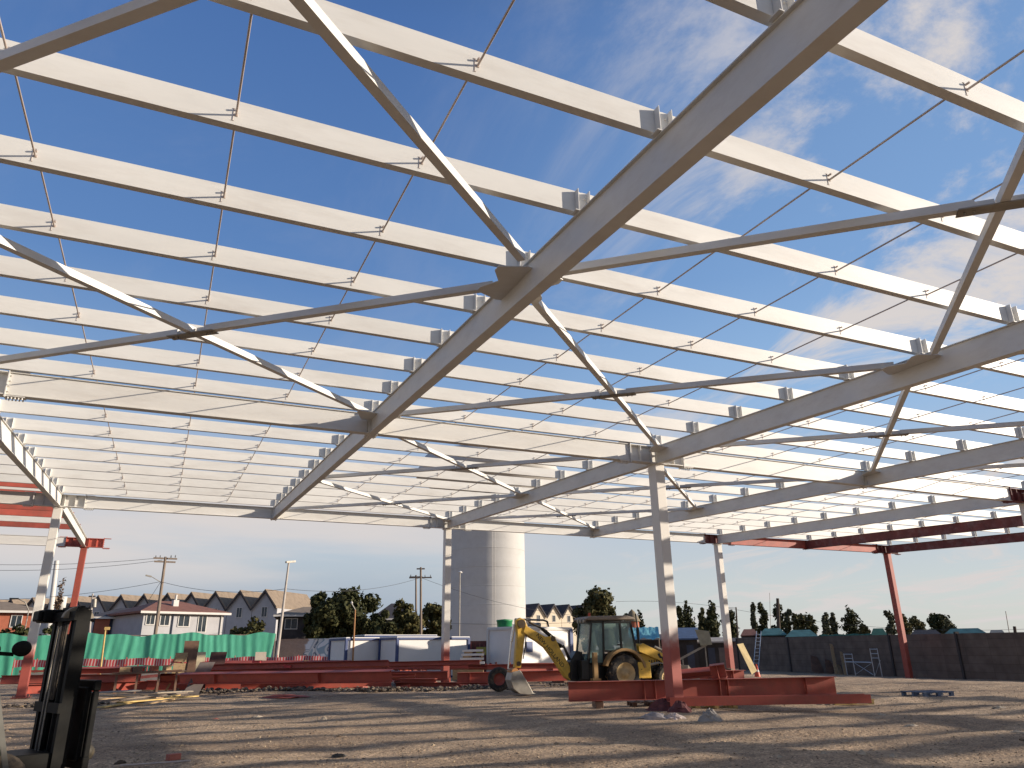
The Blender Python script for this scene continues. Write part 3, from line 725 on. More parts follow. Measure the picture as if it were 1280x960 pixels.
for i in range(4): mb.prism([(bk[4][0]-.02, bk[4][1]+.06), (bk[4][0]+.10, bk[4][1]-.01), (bk[4][0]-.06, bk[4][1]-.0)], -.34+.2*i, -.28+.2*i)
db = mb.build('digging_bucket', STEEL, bh, bevel=.02)
mb = MB(); mb.tube((bx(640), -.3, bz(838, bx(640))), (bx(640), .3, bz(838, bx(640))), .14, 14); mb.build('bucket_pivot', M('orange_pivot', (.45, .2, .06), .6), db)
for s in (-1, 1):
    mb = MB(); mb.box((-1.02-.22, s*.84, 1.0), (.17, .17, .95)); mb.box((-1.02-.22, s*.84, .50), (.34, .3, .08)); mb.build('stabiliser', bpy.data.materials['dusty_mudguard'], bh, bevel=.01)

for (px, py, rr_, y_) in ((650, 777, .16, .2), (690, 797, .10, .19), (711, 843, .13, .19), (646, 828, .09, .15)):
    x_ = bx(px); mb = MB(); mb.tube((x_, -y_, bz(py, x_)), (x_, y_, bz(py, x_)), rr_, 16); mb.build('pivot_pin', WORNY, bh)
mb = MB()
for j in range(2):
    pts = bo([(656, 775-j), (668, 782-j), (682, 789-j), (694, 800-j)]); mb.path([(x, -.06+.12*j, z+.10) for x, z in pts], .022, 6)
pts = bo([(655, 786), (653, 805), (650, 822)]); mb.path([(x+.05, -.145, z) for x, z in pts], .02, 6)
mb.build('boom_hose', RUBBER, bh)
# spare tyre leaning by the digging bucket
tp_ = gp(624, 866)
t = thing('spare_tyre', 'worn black tyre with a red hub leaning beside the digging bucket', 'tyre', (tp_.x, tp_.y, H(tp_.x, tp_.y)), rad(-20))
mb = MB(); r = .47; mb.lathe([(r*.5, -.11), (r*.8, -.14), (r*.98, -.10), (r, 0), (r*.98, .10), (r*.8, .14), (r*.5, .11)], 26, (0, 0, r), 'Y'); mb.build('tyre', RUBBER, t)
mb = MB(); mb.lathe([(r*.5, -.11), (r*.40, -.04), (r*.2, -.06), (.001, -.06)], 18, (0, 0, r), 'Y'); mb.build('hub', RED, t)

# ================================================================== FORKLIFT
FBLACK = M('shade_darkened_black_paint', (.007, .007, .0065), .55, var=.5, scale=4, dirt=(.03, .026, .018), dirt_amt=.3)  # black darkened to put the shade on the forklift into its colour
FBLACK.node_tree.nodes['Principled BSDF'].inputs['Specular IOR Level'].default_value = .12
WORN = M('worn_black_metal', (.05, .042, .03), .5, .2, var=.5, scale=5, dirt=(.22, .17, .1), dirt_amt=.5)
fp_ = on(83, 9.7)
fk = thing('forklift', 'black forklift with its mast upright cut off by the left edge of the photo', 'forklift', fp_, rad(24)); fk.scale = (1.12, 1.16, 1.0)
mast = None
mb = MB()
for s in (-1, 1):
    mb.box((0, s*.33, 1.08), (.14, .016, 2.10)); mb.box((-.062, s*.30, 1.08), (.016, .06, 2.10)); mb.box((.062, s*.30, 1.08), (.016, .06, 2.10))
for z in (.20, 1.02, 2.06): mb.box((-.085, 0, z), (.03, .70, .11))
outer = mb.build('mast', FBLACK, fk)
mb = MB()
for s in (-1, 1): mb.box((.0, s*.262, 1.12), (.11, .04, 2.08))
for z in (.5, 2.13): mb.box((.0, 0, z), (.05, .52, .10))
mb.build('inner_mast', FBLACK, fk)
mb = MB(); mb.tube((-.02, .13, .1), (-.02, .13, 1.85), .045, 12); mb.tube((-.02, .13, 1.85), (-.02, .13, 2.1), .028, 10); mb.tube((-.02, -.13, .1), (-.02, -.13, 1.85), .045, 12); mb.tube((-.02, -.13, 1.85), (-.02, -.13, 2.1), .028, 10); mb.build('lift_cylinder', FBLACK, fk)
mb = MB()
for i, y in enumerate((-.02, .03, .07)): mb.path([(.04, y, .5), (.06, y, 1.2), (.05, y, 1.98), (.0, y, 2.10), (-.04, y, 1.96), (-.05, y, 1.1)], .013, 6)
mb.build('hose', RUBBER, fk)
mb = MB()
for y in (-.02, .07): mb.tube((-.10, y, .35), (-.10, y, 1.95), .009, 6)
mb.build('chain', STEEL, fk)
mb = MB(); n_ = 10; arc = [math.radians(8+i*164/n_) for i in range(n_+1)]
mb.prism([(.0+.16*math.cos(t), 2.02+.16*math.sin(t)) for t in arc]+[(.075*math.cos(t), 2.02+.075*math.sin(t)) for t in reversed(arc)], -.19, -.12)
mb.build('hose_guide', M('dusty_tan_metal', (.24, .20, .14), .6, var=.2), fk)
mb = MB(); mb.box((-.10, .40, 2.08), (.20, .24, .16)); mb.box((-.22, .40, 2.08), (.05, .20, .13)); mb.build('work_lamp', FBLACK, fk, bevel=.02)
mb = MB()
mb.box((.20, 0, 1.26), (.07, 1.0, .12)); mb.box((.20, 0, .42), (.07, 1.0, .14)); mb.box((.16, 0, .84), (.06, .80, .80))
for y in (-.47, .47): mb.box((.20, y, .84), (.06, .05, .72))
car = mb.build('carriage', FBLACK, fk, bevel=.012)
for s in (-1, 1):
    mb = MB(); mb.box((.265, s*.26, .62), (.05, .13, 1.1)); mb.prism([(.24, .03), (.29, .075), (1.30, .05), (1.30, .035), (.29, .025)], s*.26-.065, s*.26+.065); mb.build('fork', WORN, car)
    mb = MB(); mb.lathe([(.001, -.10), (.10, -.09), (.12, 0), (.10, .09), (.001, .10)], 14, (.30, s*.10, .50), 'Y'); mb.build('side_shifter', WORN, car)
mb = MB(); mb.prism([(-.50, .25), (-.55, .70), (-.80, .85), (-1.3, .70), (-1.6, .75), (-1.7, 1.0), (-2.4, 1.05), (-2.5, .3)], -.5, .5); mb.build('body', FBLACK, fk, bevel=.04)
mb = MB()
for s in (-1, 1):
    mb.bar((-.46, s*.49, .20), (-.97, s*.47, 2.12), .05, .07, (0, 1, 0)); mb.bar((-2.3, s*.47, 1.0), (-2.2, s*.45, 2.12), .05, .07, (0, 1, 0)); mb.bar((-.97, s*.45, 2.12), (-2.2, s*.45, 2.12), .05, .06)
for i in range(5): mb.bar((-1.0-.24*i, -.43, 2.13), (-1.0-.24*i, .43, 2.13), .04, .04)
mb.build('overhead_guard', M('worn_grey_guard', (.10, .095, .08), .45, var=.3), fk)
for s in (-1, 1):
    mb = MB(); mb.lathe([(.001, .08), (.055, .07), (.08, .02), (.085, -.03), (.07, -.045), (.001, -.04)], 18, (-.62, 0, 1.68), 'Y'); mb.v = [(v[0]+.06*(s > 0), v[1]+s*.58, v[2]) for v in mb.v]; mb.bar((-.66, s*.52, 1.62), (-.86, s*.49, 1.64), .04, .04); mb.build('headlight', FBLACK, fk)
mb = MB(); mb.box((-.3, 0, .42), (.5, .62, .26)); mb.build('tilt_bracket', FBLACK, fk, bevel=.02)
for x, r in ((-.62, .31), (-2.0, .26)):
    for s in (-1, 1):
        mb = MB(); mb.lathe([(.001, -.09), (r*.6, -.08), (r*.9, -.09), (r, -.05), (r, .05), (r*.9, .09), (r*.6, .08), (.001, .09)], 22, (x, s*.43, r), 'Y'); mb.build('wheel', RUBBER, fk)
mb = MB(); mb.box((-1.7, 0, 1.10), (.5, .5, .14)); mb.box((-1.95, 0, 1.4), (.12, .48, .5)); mb.build('seat', FBLACK, fk, bevel=.03)

# ================================================================== RED STEEL LYING ABOUT
def sbeam(p, q, depth, label, fw=.24, mat=RED, flat=False, stiff=(), group='red steel beams lying in the yard'):
    p, q = Vector(p), Vector(q); x = (q-p).normalized(); side = Vector((-x.y, x.x, 0)).normalized()
    mid = (p+q)/2
    o = thing('steel_beam', label, 'steel beam', mid, 0, group) if False else None
    mb = MB()
    zo = Vector((0, 0, (fw if flat else depth)/2))
    mb.ibeam(p+zo-mid, q+zo-mid, depth, fw, .018, .014, side if flat else (0, 0, 1))
    for t in stiff:
        c = p.lerp(q, t)+zo-mid; up = side if flat else Vector((0, 0, 1))
        w_ = Vector((0, 0, 1)) if flat else side
        for s in (-1, 1): mb.bar(c-up*(depth/2-.02)+w_*s*fw*.26, c+up*(depth/2-.02)+w_*s*fw*.26, .016, fw*.44, w_)
    for c in (p, q):
        mb.bar(c+zo-mid-x*.008, c+zo-mid+x*.008, depth*.96, fw*.96, (0, 0, 1)) if stiff == 'x' else None
    o = mb.build('steel_beam', mat, None, loc=mid, bevel=.004)
    return tag(o, label, 'steel beam', group)
def gz(px, py, z): return gp(px, py, z)
sbeam(gz(711, 877, .20), gz(1046, 869, .20), .53, 'long red I-beam with stiffener plates standing upright behind the nearest column', .26, stiff=(.27, .31, .55, .58, .88))
sbeam(gz(836, 882.5, .15), gz(1086, 878.5, .15), .36, 'red I-beam lying on its side on pallets in front of the upright stiffened beam', .22, flat=True)
def pallet(c, rz, mat, label, L_=1.2, Wd=1.0):
    mb = MB()
    for i in range(5): mb.box((-L_/2+.05+i*(L_-.1)/4, 0, .135), (.1 if i % 2 else .14, Wd, .02))
    for i in (-1, 0, 1): mb.box((0, i*(Wd/2-.05), .115), (L_, .09, .018))
    for i in (-1, 0, 1):
        for j in (-1, 0, 1): mb.box((i*(L_/2-.07), j*(Wd/2-.05), .063), (.13, .09, .085))
    for i in (-1, 0, 1): mb.box((0, i*(Wd/2-.05), .010), (L_, .09, .018))
    o = mb.build('pallet', mat, None, loc=(c.x, c.y, H(c.x, c.y)), rz=rz); return tag(o, label, 'pallet')
rzb = math.atan2(*(lambda d: (d.y, d.x))(gz(1086, 878, .15)-gz(836, 882, .15)))
pallet(gp(890, 884), rzb, YWOOD, 'yellow wooden pallet under the flat beam, just right of the nearest column')
pallet(gp(1058, 879), rzb+.05, YWOOD, 'yellow wooden pallet under the far right end of the flat beam')
pallet(gp(812, 882), rzb, PLY, 'dark wooden pallet under the stiffened beam left of the nearest column')
for px, lab in ((745, 'dark timber block under the left part of the stiffened beam'), (985, 'dark timber block under the right part of the stiffened beam')):
    c = gz(711, 876, .2).lerp(gz(1046, 868, .2), (px-711)/335.0); mb = MB(); mb.box((0, 0, .09), (.22, .9, .19)); mb.box((.02, .03, .19), (.16, .7, .018))
    tag(mb.build('timber_block', PLY, None, loc=(c.x, c.y, H(c.x, c.y)), rz=rzb, bevel=.01), lab, 'timber')
pallet(gp(1160, 871), rad(-8), BLUEP, 'faded blue pallet lying alone on the gravel on the right')
# the long heap between the left columns and the digger
HEAP = [((300, 863), (489, 858), .05, .44, 'long red beam at the bottom front of the heap left of the middle column', ()),
        ((228, 852), (488, 855), .50, .42, 'long red beam on top of the heap left of the middle column', (.2, .7)),
        ((256, 862), (300, 861), .05, .45, 'short red beam end beside the dark leaning board', ()),
        ((300, 851), (560, 849), .35, .40, 'red beam at the back of the heap, running behind the middle column', ()),
        ((495, 858), (610, 859), .02, .20, 'low red beam on the ground at the foot of the middle column', ()),
        ((500, 853), (545, 853), .28, .16, 'short pinkish red beam end stacked left of the middle column', ()),
        ((572, 37), (722, 38), .24, .46, 'long red beam behind the digging bucket', (.1, .5)),
        ((560, 41), (735, 42), .72, .14, 'thin red beam laid across the back of the digger heap', ()),
        ((650, 843), (730, 841), .45, .50, 'red beam standing on the far heap between digger arm and cab', (.5,)),
        ((20, 868), (190, 862), .05, .40, 'red beam on the far left ground behind the forklift mast', ()),
        ((0, 856), (175, 852), .45, .36, 'red beam stacked higher on the far left behind the forklift mast', (.4,)),
        ((848, 854), (908, 853), .25, .50, 'red beam behind the nearest column, in front of the far right white column', (.6,)),
        ((840, 846), (900, 845), .72, .22, 'red beam on top of the pile behind the nearest column', ()),
        ((892, 852), (931, 851), .30, .42, 'deep red girder end at the foot of the far right white column', (.3, .6)),
        ((890, 848), (909, 848), .75, .40, 'short red girder offcut on the pile left of the far right white column', (.5,)),
        ((262, 37.5), (487, 36.5), .93, .26, 'red beam laid aslant on the very top of the heap', ()),
        ((330, 41), (585, 40), .76, .30, 'red beam along the back top of the heap, under the pin rail', (.3, .6)),
        ((205, 37), (330, 37.5), .42, .34, 'red beam poking out of the left end of the heap', ()),
        ((400, 35.2), (520, 35), .50, .14, 'thin red beam resting on the front of the heap', ()),
        ((610, 39), (700, 40), .72, .20, 'thin red beam stacked above the long beam behind the digging bucket', ()),
        ((190, 38), (300, 38.5), .04, .42, 'dark red beam at the left end of the heap behind the leaning sheets', (.5,)),
        ((270, 40), (440, 41), 1.02, .22, 'uppermost red beam lying across the left half of the heap', ()),
        ((430, 39), (600, 38), .95, .20, 'uppermost red beam running past the middle column', ()),
        ((60, 39), (185, 40), .80, .26, 'red beam on top of the pile right of the forklift mast', ()),
        ((300, 36.2), (400, 35.6), .50, .30, 'broad red beam resting on the front of the heap, left half', (.3,)),
        ((575, 36), (640, 36), .03, .14, 'low red flat beam on the ground left of the digging bucket', ())]
def lvl(px, v, z):                                # v is an image row, or (below 100) a forward distance
    if v > 100: return gz(px, v, z)
    p = on(px, v); return Vector((p.x, p.y, p.z+z))
for (a, b, z, dpt, lab, st_) in HEAP: sbeam(lvl(a[0], a[1], z), lvl(b[0], b[1], z), dpt, lab, .30, stiff=st_)
for i, o in enumerate([o for o in COL.objects if o.name.startswith('steel_beam') and o['label'] in [h[4] for h in HEAP if h[2] > .3]]):
    ex = max((Vector(v.co) for v in o.data.vertices), key=lambda c: c.length); ex.z = 0; ex.normalize()
    o.rotation_mode = 'QUATERNION'; from_q = Matrix.Rotation(rad((14, -9, 22, -16, 7, -24, 11)[i % 7]), 4, ex) @ Matrix.Rotation(rad((1.2, -.9, .5, -1.4)[i % 4]), 4, 'Z')
    o.rotation_quaternion = from_q.to_quaternion()
for i, (px, z, lab) in enumerate(((494, .05, 'red beam end facing the camera, bottom left of the stacked ends'), (507, .05, 'red beam end facing the camera, bottom middle of the stacked ends'), (521, .05, 'red beam end facing the camera, bottom right of the stacked ends'), (499, .42, 'red beam end facing the camera, upper left of the stacked ends'), (514, .42, 'red beam end facing the camera, upper right of the stacked ends'))):
    p = gz(px, 857-z*26, z); d_ = Vector((p.x, p.y, 0)).normalized(); sbeam(p, p+Vector((d_.x*3+.5+.1*i, d_.y*3, 0)), .36, lab, .2, RED if i % 2 else DRED)
# bearers that carry the heaps
for i, (px, py, w_) in enumerate(((340, 861, .5), (460, 859, .5), (590, 857, .28), (700, 854, .28), (80, 864, .45), (160, 861, .45), (870, 851, .3), (905, 849, .6), (520, 856, .28), (690, 846, .48), (730, 846, .6), (270, 855, .5))):
    c = gp(px, py); mb = MB(); mb.box((0, 0, w_/2-.02), (.25, 1.2, w_)); mb.box((0, .1, w_-.02), (.18, 1.0, .02))
    tag(mb.build('timber_bearer', PLY, None, loc=(c.x, c.y, H(c.x, c.y)), rz=rad(-5+i*3)), 'dark timber bearer holding up the red beams', 'timber', 'timber bearers under the beam heaps')
rr = random.Random(77)
for i in range(26):
    px, D = rr.uniform(60, 620), rr.uniform(35.5, 43); p = on(px, D); ln = rr.uniform(.3, 1.3); a_ = rr.uniform(0, 3.1); z_ = rr.choice((.02, .02, .5, .95, 1.2)) if 190 < px < 600 and D > 36.5 else .02
    if 600 < px or 545 < px < 565: continue
    mb = MB(); mb.box((0, 0, .07), (ln, rr.uniform(.08, .3), rr.uniform(.05, .14))); kind_ = i % 4
    o = mb.build('offcut', (RED, DRED, WOOD, REDP)[kind_], None, loc=(p.x, p.y, p.z+z_), rz=a_); o.rotation_euler.y = rr.uniform(-.12, .12)
    tag(o, ('small red steel offcut among the heaped beams', 'small dark red steel offcut among the heaped beams', 'short pale timber offcut among the heaped beams', 'bright red plastic scrap among the heaped beams')[kind_], 'offcut', ('red offcuts on the heap', 'dark red offcuts on the heap', 'timber offcuts on the heap', 'plastic scraps on the heap')[kind_])
# cross beam with upright pins behind the heap
def pin_rail(a, b, D0, D1, z, n_, hgt, label):
    A, B_ = on(a, D0), on(b, D1); A = Vector((A.x, A.y, H(A.x, A.y))); B_ = Vector((B_.x, B_.y, H(B_.x, B_.y)))
    r = thing('pin_rail', label, 'steel rail', A)
    d = B_-A; mb = MB(); mb.bar((0, 0, z), d+Vector((0, 0, z)), .16, .14); mb.build('rail', RED, r)
    rr = random.Random(a)
    for i in range(n_):
        p = d*((i+rr.uniform(.1, .9))/n_); h = hgt*rr.uniform(.5, 1.2)
        mb = MB(); mb.bar((p.x, p.y, z+.08), (p.x+rr.uniform(-.05, .05), p.y+rr.uniform(-.05, .05), z+.08+h), rr.uniform(.05, .14), .09, (1, 0, 0)); mb.build('pin', RED if rr.random() < .7 else DRED, r)
    for u in (.04, .35, .65, .96):
        mb = MB(); mb.bar((d.x*u, d.y*u, -.02), (d.x*u, d.y*u, z-.08), .14, .14, (1, 0, 0)); mb.build('leg', RED, r)
pin_rail(420, 640, 43, 42, .74, 22, .22, 'red rail with many short upright pins behind the middle column')
pin_rail(255, 420, 47, 46, .72, 13, .2, 'red rail with short pins behind the left heap, below the graffiti wall')
pin_rail(30, 180, 46, 47, .8, 11, .2, 'red rail with pins behind the forklift mast')
# ================================================================== FENCES, WALLS, CABINS
def span(a, Da, b, Db):
    A, B_ = on(a, Da), on(b, Db); d = B_-A; return A, d, math.atan2(d.y, d.x), math.hypot(d.x, d.y)
def zt(px, py, D): return at(px, py, D).z
# green mesh hoarding
def net_mat():
    m, n, l, b = newmat('green_debris_net'); t = n.new('ShaderNodeTexCoord')
    no = n.new('ShaderNodeTexNoise'); no.inputs['Scale'].default_value = .8; no.inputs['Detail'].default_value = 8; no.inputs['Roughness'].default_value = .7; mp_ = n.new('ShaderNodeMapping'); mp_.inputs['Scale'].default_value = (2.2, 1, .35); l.new(t.outputs['Object'], mp_.inputs[0]); l.new(mp_.outputs[0], no.inputs['Vector'])
    r = n.new('ShaderNodeValToRGB'); e = r.color_ramp.elements; e[0].position = .3; e[1].position = .72
    e[0].color = (.035, .25, .15, 1); e[1].color = (.10, .44, .29, 1); l.new(no.outputs[0], r.inputs[0]); l.new(r.outputs[0], b.inputs['Base Color']); b.inputs['Roughness'].default_value = .75
    b.inputs['Subsurface Weight'].default_value = 0; return m
NET = net_mat()
A, d, rz, Ln = span(-60, 60, 343, 69)
t = thing('mesh_fence', 'green debris netting hung in folds on a fence along the left of the yard', 'fence', (A.x, A.y, 0), rz)
hz = zt(150, 793, 64); mb = MB(); nx_, nz_ = 420, 7
rr = random.Random(5); ph = [rr.uniform(0, 6) for _ in range(8)]
def fold(u): return .022*math.sin(u*6.2+ph[0]+math.sin(u*.5))+.018*math.sin(u*10.7+ph[1]+2*math.sin(u*.7))+.05*math.sin(u*1.1+ph[2])
vs_ = []
for j in range(nz_+1):
    v = j/nz_
    for i in range(nx_+1):
        u = Ln*i/nx_; top = hz + .10*math.sin(u*.9+ph[3])+.07*math.sin(u*2.3)
        slack = 0 if u < Ln-1.2 else (u-Ln+1.2)*.35*(1-v)
        vs_.append((u-slack, fold(u+v*.35*math.sin(u*.4))*(1.15-.35*v)-.12*(1-v), .15+(top-.15)*v))
mb.add(vs_, [(j*(nx_+1)+i, j*(nx_+1)+i+1, (j+1)*(nx_+1)+i+1, (j+1)*(nx_+1)+i) for j in range(nz_) for i in range(nx_)], True)
mb.build('netting', NET, t)
for i in range(9):
    mb = MB(); mb.box((Ln*i/8, .22, hz/2), (.1, .1, hz)); mb.build('post', POLEW, t)
mb = MB(); mb.bar((0, .20, hz-.08), (Ln, .20, hz-.08), .05, .08); mb.build('top_rail', POLEW, t)
# red plastic barrier in front of the netting
def barrier_mat():
    m, n, l, b = newmat('red_white_barrier'); t_ = n.new('ShaderNodeTexCoord'); w = n.new('ShaderNodeTexWave'); w.inputs['Scale'].default_value = 1.6; w.inputs['Distortion'].default_value = 2.5; w.inputs['Detail'].default_value = 3
    l.new(t_.outputs['Object'], w.inputs['Vector']); r = n.new('ShaderNodeValToRGB'); e = r.color_ramp.elements; e[0].position = .62; e[1].position = .68
    e[0].color = (.46, .045, .05, 1); e[1].color = (.55, .40, .36, 1); l.new(w.outputs[0], r.inputs[0]); l.new(r.outputs[0], b.inputs['Base Color']); b.inputs['Roughness'].default_value = .6; return m
BARR = barrier_mat()
A, d, rz, Ln = span(20, 57, 425, 60)
t = thing('barrier_net', 'low red plastic barrier strip running along the foot of the green netting', 'barrier', A, rz)
z1_ = zt(200, 823, 58); z0_ = z1_-.5
mb = MB(); nn = 120
mb.add([(Ln*i/nn, .05*math.sin(i*.9), z+.05*math.sin(i*.31)) for z in (z0_, z1_) for i in range(nn+1)]+[(Ln*i/nn, .05*math.sin(i*.9)+.015, z+.05*math.sin(i*.31)) for z in (z0_, z1_) for i in range(nn+1)],
       [(i, i+1, nn+2+i, nn+1+i) for i in range(nn)]+[(2*nn+2+i, 2*nn+3+i, 3*nn+4+i, 3*nn+3+i) for i in range(nn)], True); mb.build('net', BARR, t)
for i in range(16):
    mb = MB(); mb.tube((Ln*i/15, .08, 0), (Ln*i/15, .08, z1_+.12), .03, 6); mb.build('stake', REDP, t)
# white concrete kerb strip under the net
A, d, rz, Ln = span(30, 52, 420, 55)
mb = MB(); mb.box((Ln/2, 0, .3), (Ln, .25, .62)); tag(mb.build('low_wall', CONC, None, loc=A, rz=rz), 'low pale concrete wall below the red barrier strip on the left', 'wall')
# graffiti wall
def graffiti_mat():
    m, n, l, b = newmat('painted_brick'); t_ = n.new('ShaderNodeTexCoord')
    br = n.new('ShaderNodeTexBrick'); br.inputs['Scale'].default_value = 3.2; br.inputs['Color1'].default_value = (.36, .24, .18, 1); br.inputs['Color2'].default_value = (.28, .18, .13, 1); br.inputs['Mortar'].default_value = (.33, .28, .24, 1); br.inputs['Mortar Size'].default_value = .03
    mp = n.new('ShaderNodeMapping'); mp.inputs['Rotation'].default_value = (rad(90), 0, 0); l.new(t_.outputs['Object'], mp.inputs[0]); l.new(mp.outputs[0], br.inputs['Vector'])
    no = n.new('ShaderNodeTexNoise'); no.inputs['Scale'].default_value = .55; no.inputs['Detail'].default_value = 1.0; no.inputs['Distortion'].default_value = 1.6; l.new(t_.outputs['Object'], no.inputs['Vector'])
    r = n.new('ShaderNodeValToRGB'); r.color_ramp.interpolation = 'CONSTANT'; e = r.color_ramp.elements
    for p_, c_ in ((.36, (.24, .33, .40)), (.42, (.52, .54, .55)), (.52, (.12, .15, .19)), (.545, (.58, .58, .57)), (.64, (.30, .38, .43))):
        x = e.new(p_); x.color = c_+(1,)
    e[0].color = (.6, .63, .66, 1); e[-1].color = (.3, .27, .25, 1); l.new(no.outputs[0], r.inputs[0])
    s_ = n.new('ShaderNodeSeparateXYZ'); l.new(t_.outputs['Object'], s_.inputs[0])
    n2 = n.new('ShaderNodeTexNoise'); n2.inputs['Scale'].default_value = 1.6; n2.inputs['Detail'].default_value = 3; l.new(t_.outputs['Object'], n2.inputs['Vector'])
    a = n.new('ShaderNodeMath'); a.operation = 'MULTIPLY_ADD'; a.inputs[1].default_value = 2.2; l.new(n2.outputs[0], a.inputs[0]); l.new(s_.outputs[0], a.inputs[2])
    mr = n.new('ShaderNodeMapRange'); mr.inputs[1].default_value = 3.3; mr.inputs[2].default_value = 3.6; l.new(a.outputs[0], mr.inputs[0])
    mx = n.new('ShaderNodeMix'); mx.data_type = 'RGBA'; l.new(mr.outputs[0], mx.inputs[0]); l.new(br.outputs[0], mx.inputs[6]); l.new(r.outputs[0], mx.inputs[7]); l.new(mx.outputs[2], b.inputs['Base Color']); b.inputs['Roughness'].default_value = .9; return m
A, d, rz, Ln = span(349, 66, 434, 66); h = zt(390, 799, 66)
mb = MB(); mb.box((Ln/2, 0, h/2), (Ln, .2, h)); mb.box((Ln/2, 0, h+.03), (Ln+.1, .28, .06))
tag(mb.build('brick_wall', graffiti_mat(), None, loc=A, rz=rz), 'pinkish brick wall with pale blue and white graffiti on its right half', 'wall')
# concrete slab wall on the right
WA, WB = Vector((54.9, 64.0, 0)), Vector((44.2, 24.0, 0)); wd = WB-WA; wl = wd.length; wrz = math.atan2(wd.y, wd.x)
def on_wall(px, off=0.0):                        # where the image column meets the wall line (shifted towards the camera)
    r = ray(px, 812); n_ = Vector((-wd.y, wd.x, 0)).normalized()
    if n_.dot(-WA) < 0: n_ = -n_
    o = WA+n_*off; t_ = (o.dot(n_))/(Vector((r.x, r.y, 0)).dot(n_)); return Vector((r.x*t_, r.y*t_, 0))
def slab_mat():
    m, n, l, b = newmat('precast_slabs'); t_ = n.new('ShaderNodeTexCoord'); s_ = n.new('ShaderNodeSeparateXYZ'); l.new(t_.outputs['Object'], s_.inputs[0])
    no = n.new('ShaderNodeTexNoise'); no.inputs['Scale'].default_value = 1.2; no.inputs['Detail'].default_value = 8; l.new(t_.outputs['Object'], no.inputs['Vector'])
    r = n.new('ShaderNodeValToRGB'); e = r.color_ramp.elements; e[0].position = .3; e[1].position = .7; e[0].color = (.105, .078, .062, 1); e[1].color = (.185, .14, .11, 1); l.new(no.outputs[0], r.inputs[0])
    br = n.new('ShaderNodeTexBrick'); br.inputs['Scale'].default_value = 1.0; br.inputs['Brick Width'].default_value = 2.0; br.inputs['Row Height'].default_value = .48; br.inputs['Mortar Size'].default_value = .012; br.offset = 0
    br.inputs['Color1'].default_value = (1, 1, 1, 1); br.inputs['Color2'].default_value = (.86, .86, .86, 1); br.inputs['Mortar'].default_value = (.55, .55, .55, 1)
    mp = n.new('ShaderNodeMapping'); mp.inputs['Rotation'].default_value = (rad(90), 0, 0); l.new(t_.outputs['Object'], mp.inputs[0]); l.new(mp.outputs[0], br.inputs['Vector'])
    mx = n.new('ShaderNodeMix'); mx.data_type = 'RGBA'; mx.blend_type = 'MULTIPLY'; mx.inputs[0].default_value = 1; l.new(r.outputs[0], mx.inputs[6]); l.new(br.outputs[0], mx.inputs[7])
    l.new(mx.outputs[2], b.inputs['Base Color']); b.inputs['Roughness'].default_value = .95; return m
SLAB = slab_mat()
t = thing('slab_wall', 'long dark grey precast slab wall closing the yard on the right', 'wall', (WA.x, WA.y, 0), wrz)
posts = [0.0]+[((on_wall(px)-WA).dot(wd.normalized())) for px in (987, 1115, 1200)]+[wl]
for a, b in zip(posts[:-1], posts[1:]):
    zb_ = H(*(WA+wd*((a+b)/2/wl)).xy)
    zt1 = 2.55-.35*(a/wl); zt2 = 2.55-.35*(b/wl)
    mb = MB(); mb.prism([(a+.09, zb_-.3), (b-.09, zb_-.3), (b-.09, zt2), (a+.09, zt1)], -.05, .05); mb.build('slab_panel', SLAB, t)
for a in posts:
    mb = MB(); mb.box((a, -.03, .9), (.18, .24, 3.25-.35*a/wl)); mb.build('post', M('dark_post', (.05, .042, .04), .9) if 'dark_post' not in bpy.data.materials else bpy.data.materials['dark_post'], t)
# cabins
def cabin(name, label, pa, Da, pb, Db, ytop, depth, sides=True, group=None, fmat=None):
    A, d, rz, Ln = span(pa, Da, pb, Db); h = zt((pa+pb)/2, ytop, (Da+Db)/2)
    t = thing(name, label, 'cabin', (A.x, A.y, 0), rz, group)
    mb = MB(); mb.box((Ln/2, depth/2, h/2), (Ln-.1, depth-.1, h-.1)); mb.build('wall', WPANEL, t)
    mb = MB()
    for x in (0.05, Ln-.05):
        for y in (0.05, depth-.05): mb.box((x, y, h/2), (.16, .16, h))
    for y in (.04, depth-.04): mb.box((Ln/2, y, h-.05), (Ln-.16, .14, .13)); mb.box((Ln/2, y, .08), (Ln-.16, .14, .16))
    for x in (.04, Ln-.04): mb.box((x, depth/2, h-.05), (.14, depth-.24, .13))
    mb.build('frame', fmat or BLUE, t)
    mb = MB(); mb.box((Ln/2, depth/2, h+.03), (Ln, depth, .08)); mb.build('roof', WPANEL, t)
    return t, Ln, h
cabin('site_cabin', 'white site cabin with blue frame, left one of the two behind the pin rail', 432, 48.8, 494, 51, 798, 2.4)
cabin('site_cabin', 'white site cabin with blue frame, right one partly behind the middle column', 496, 48.2, 587, 51.4, 797, 2.4)
cabin('site_cabin', 'white cabin roof showing above the two blue framed cabins', 455, 55, 546, 58, 794.5, 2.4)
t, Ln, h = cabin('site_cabin', 'white site container with dark rails on its roof behind the digger arm', 648, 47, 716, 51, 785, 2.6, fmat=TRIM)
mb = MB(); mb.box((Ln-.16, -.05, h/2), (.3, .06, h-.1)); mb.build('corner_panel', BLUE, t)
mb = MB(); mb.box((1.0, -.03, h*.62), (.55, .05, .6)); w = mb.build('window', BLUE, t)
mb = MB(); mb.box((2.9, -.03, h*.66), (.32, .04, .26)); mb.build('sign_plate', M('orange_sign', (.7, .3, .03), .5), t)
rl = thing('roof_rail', 'black rounded pipe rail with bundles on top of the white site container', 'rail', t.location + Vector((0, 0, h+.07)), t.rotation_euler.z)
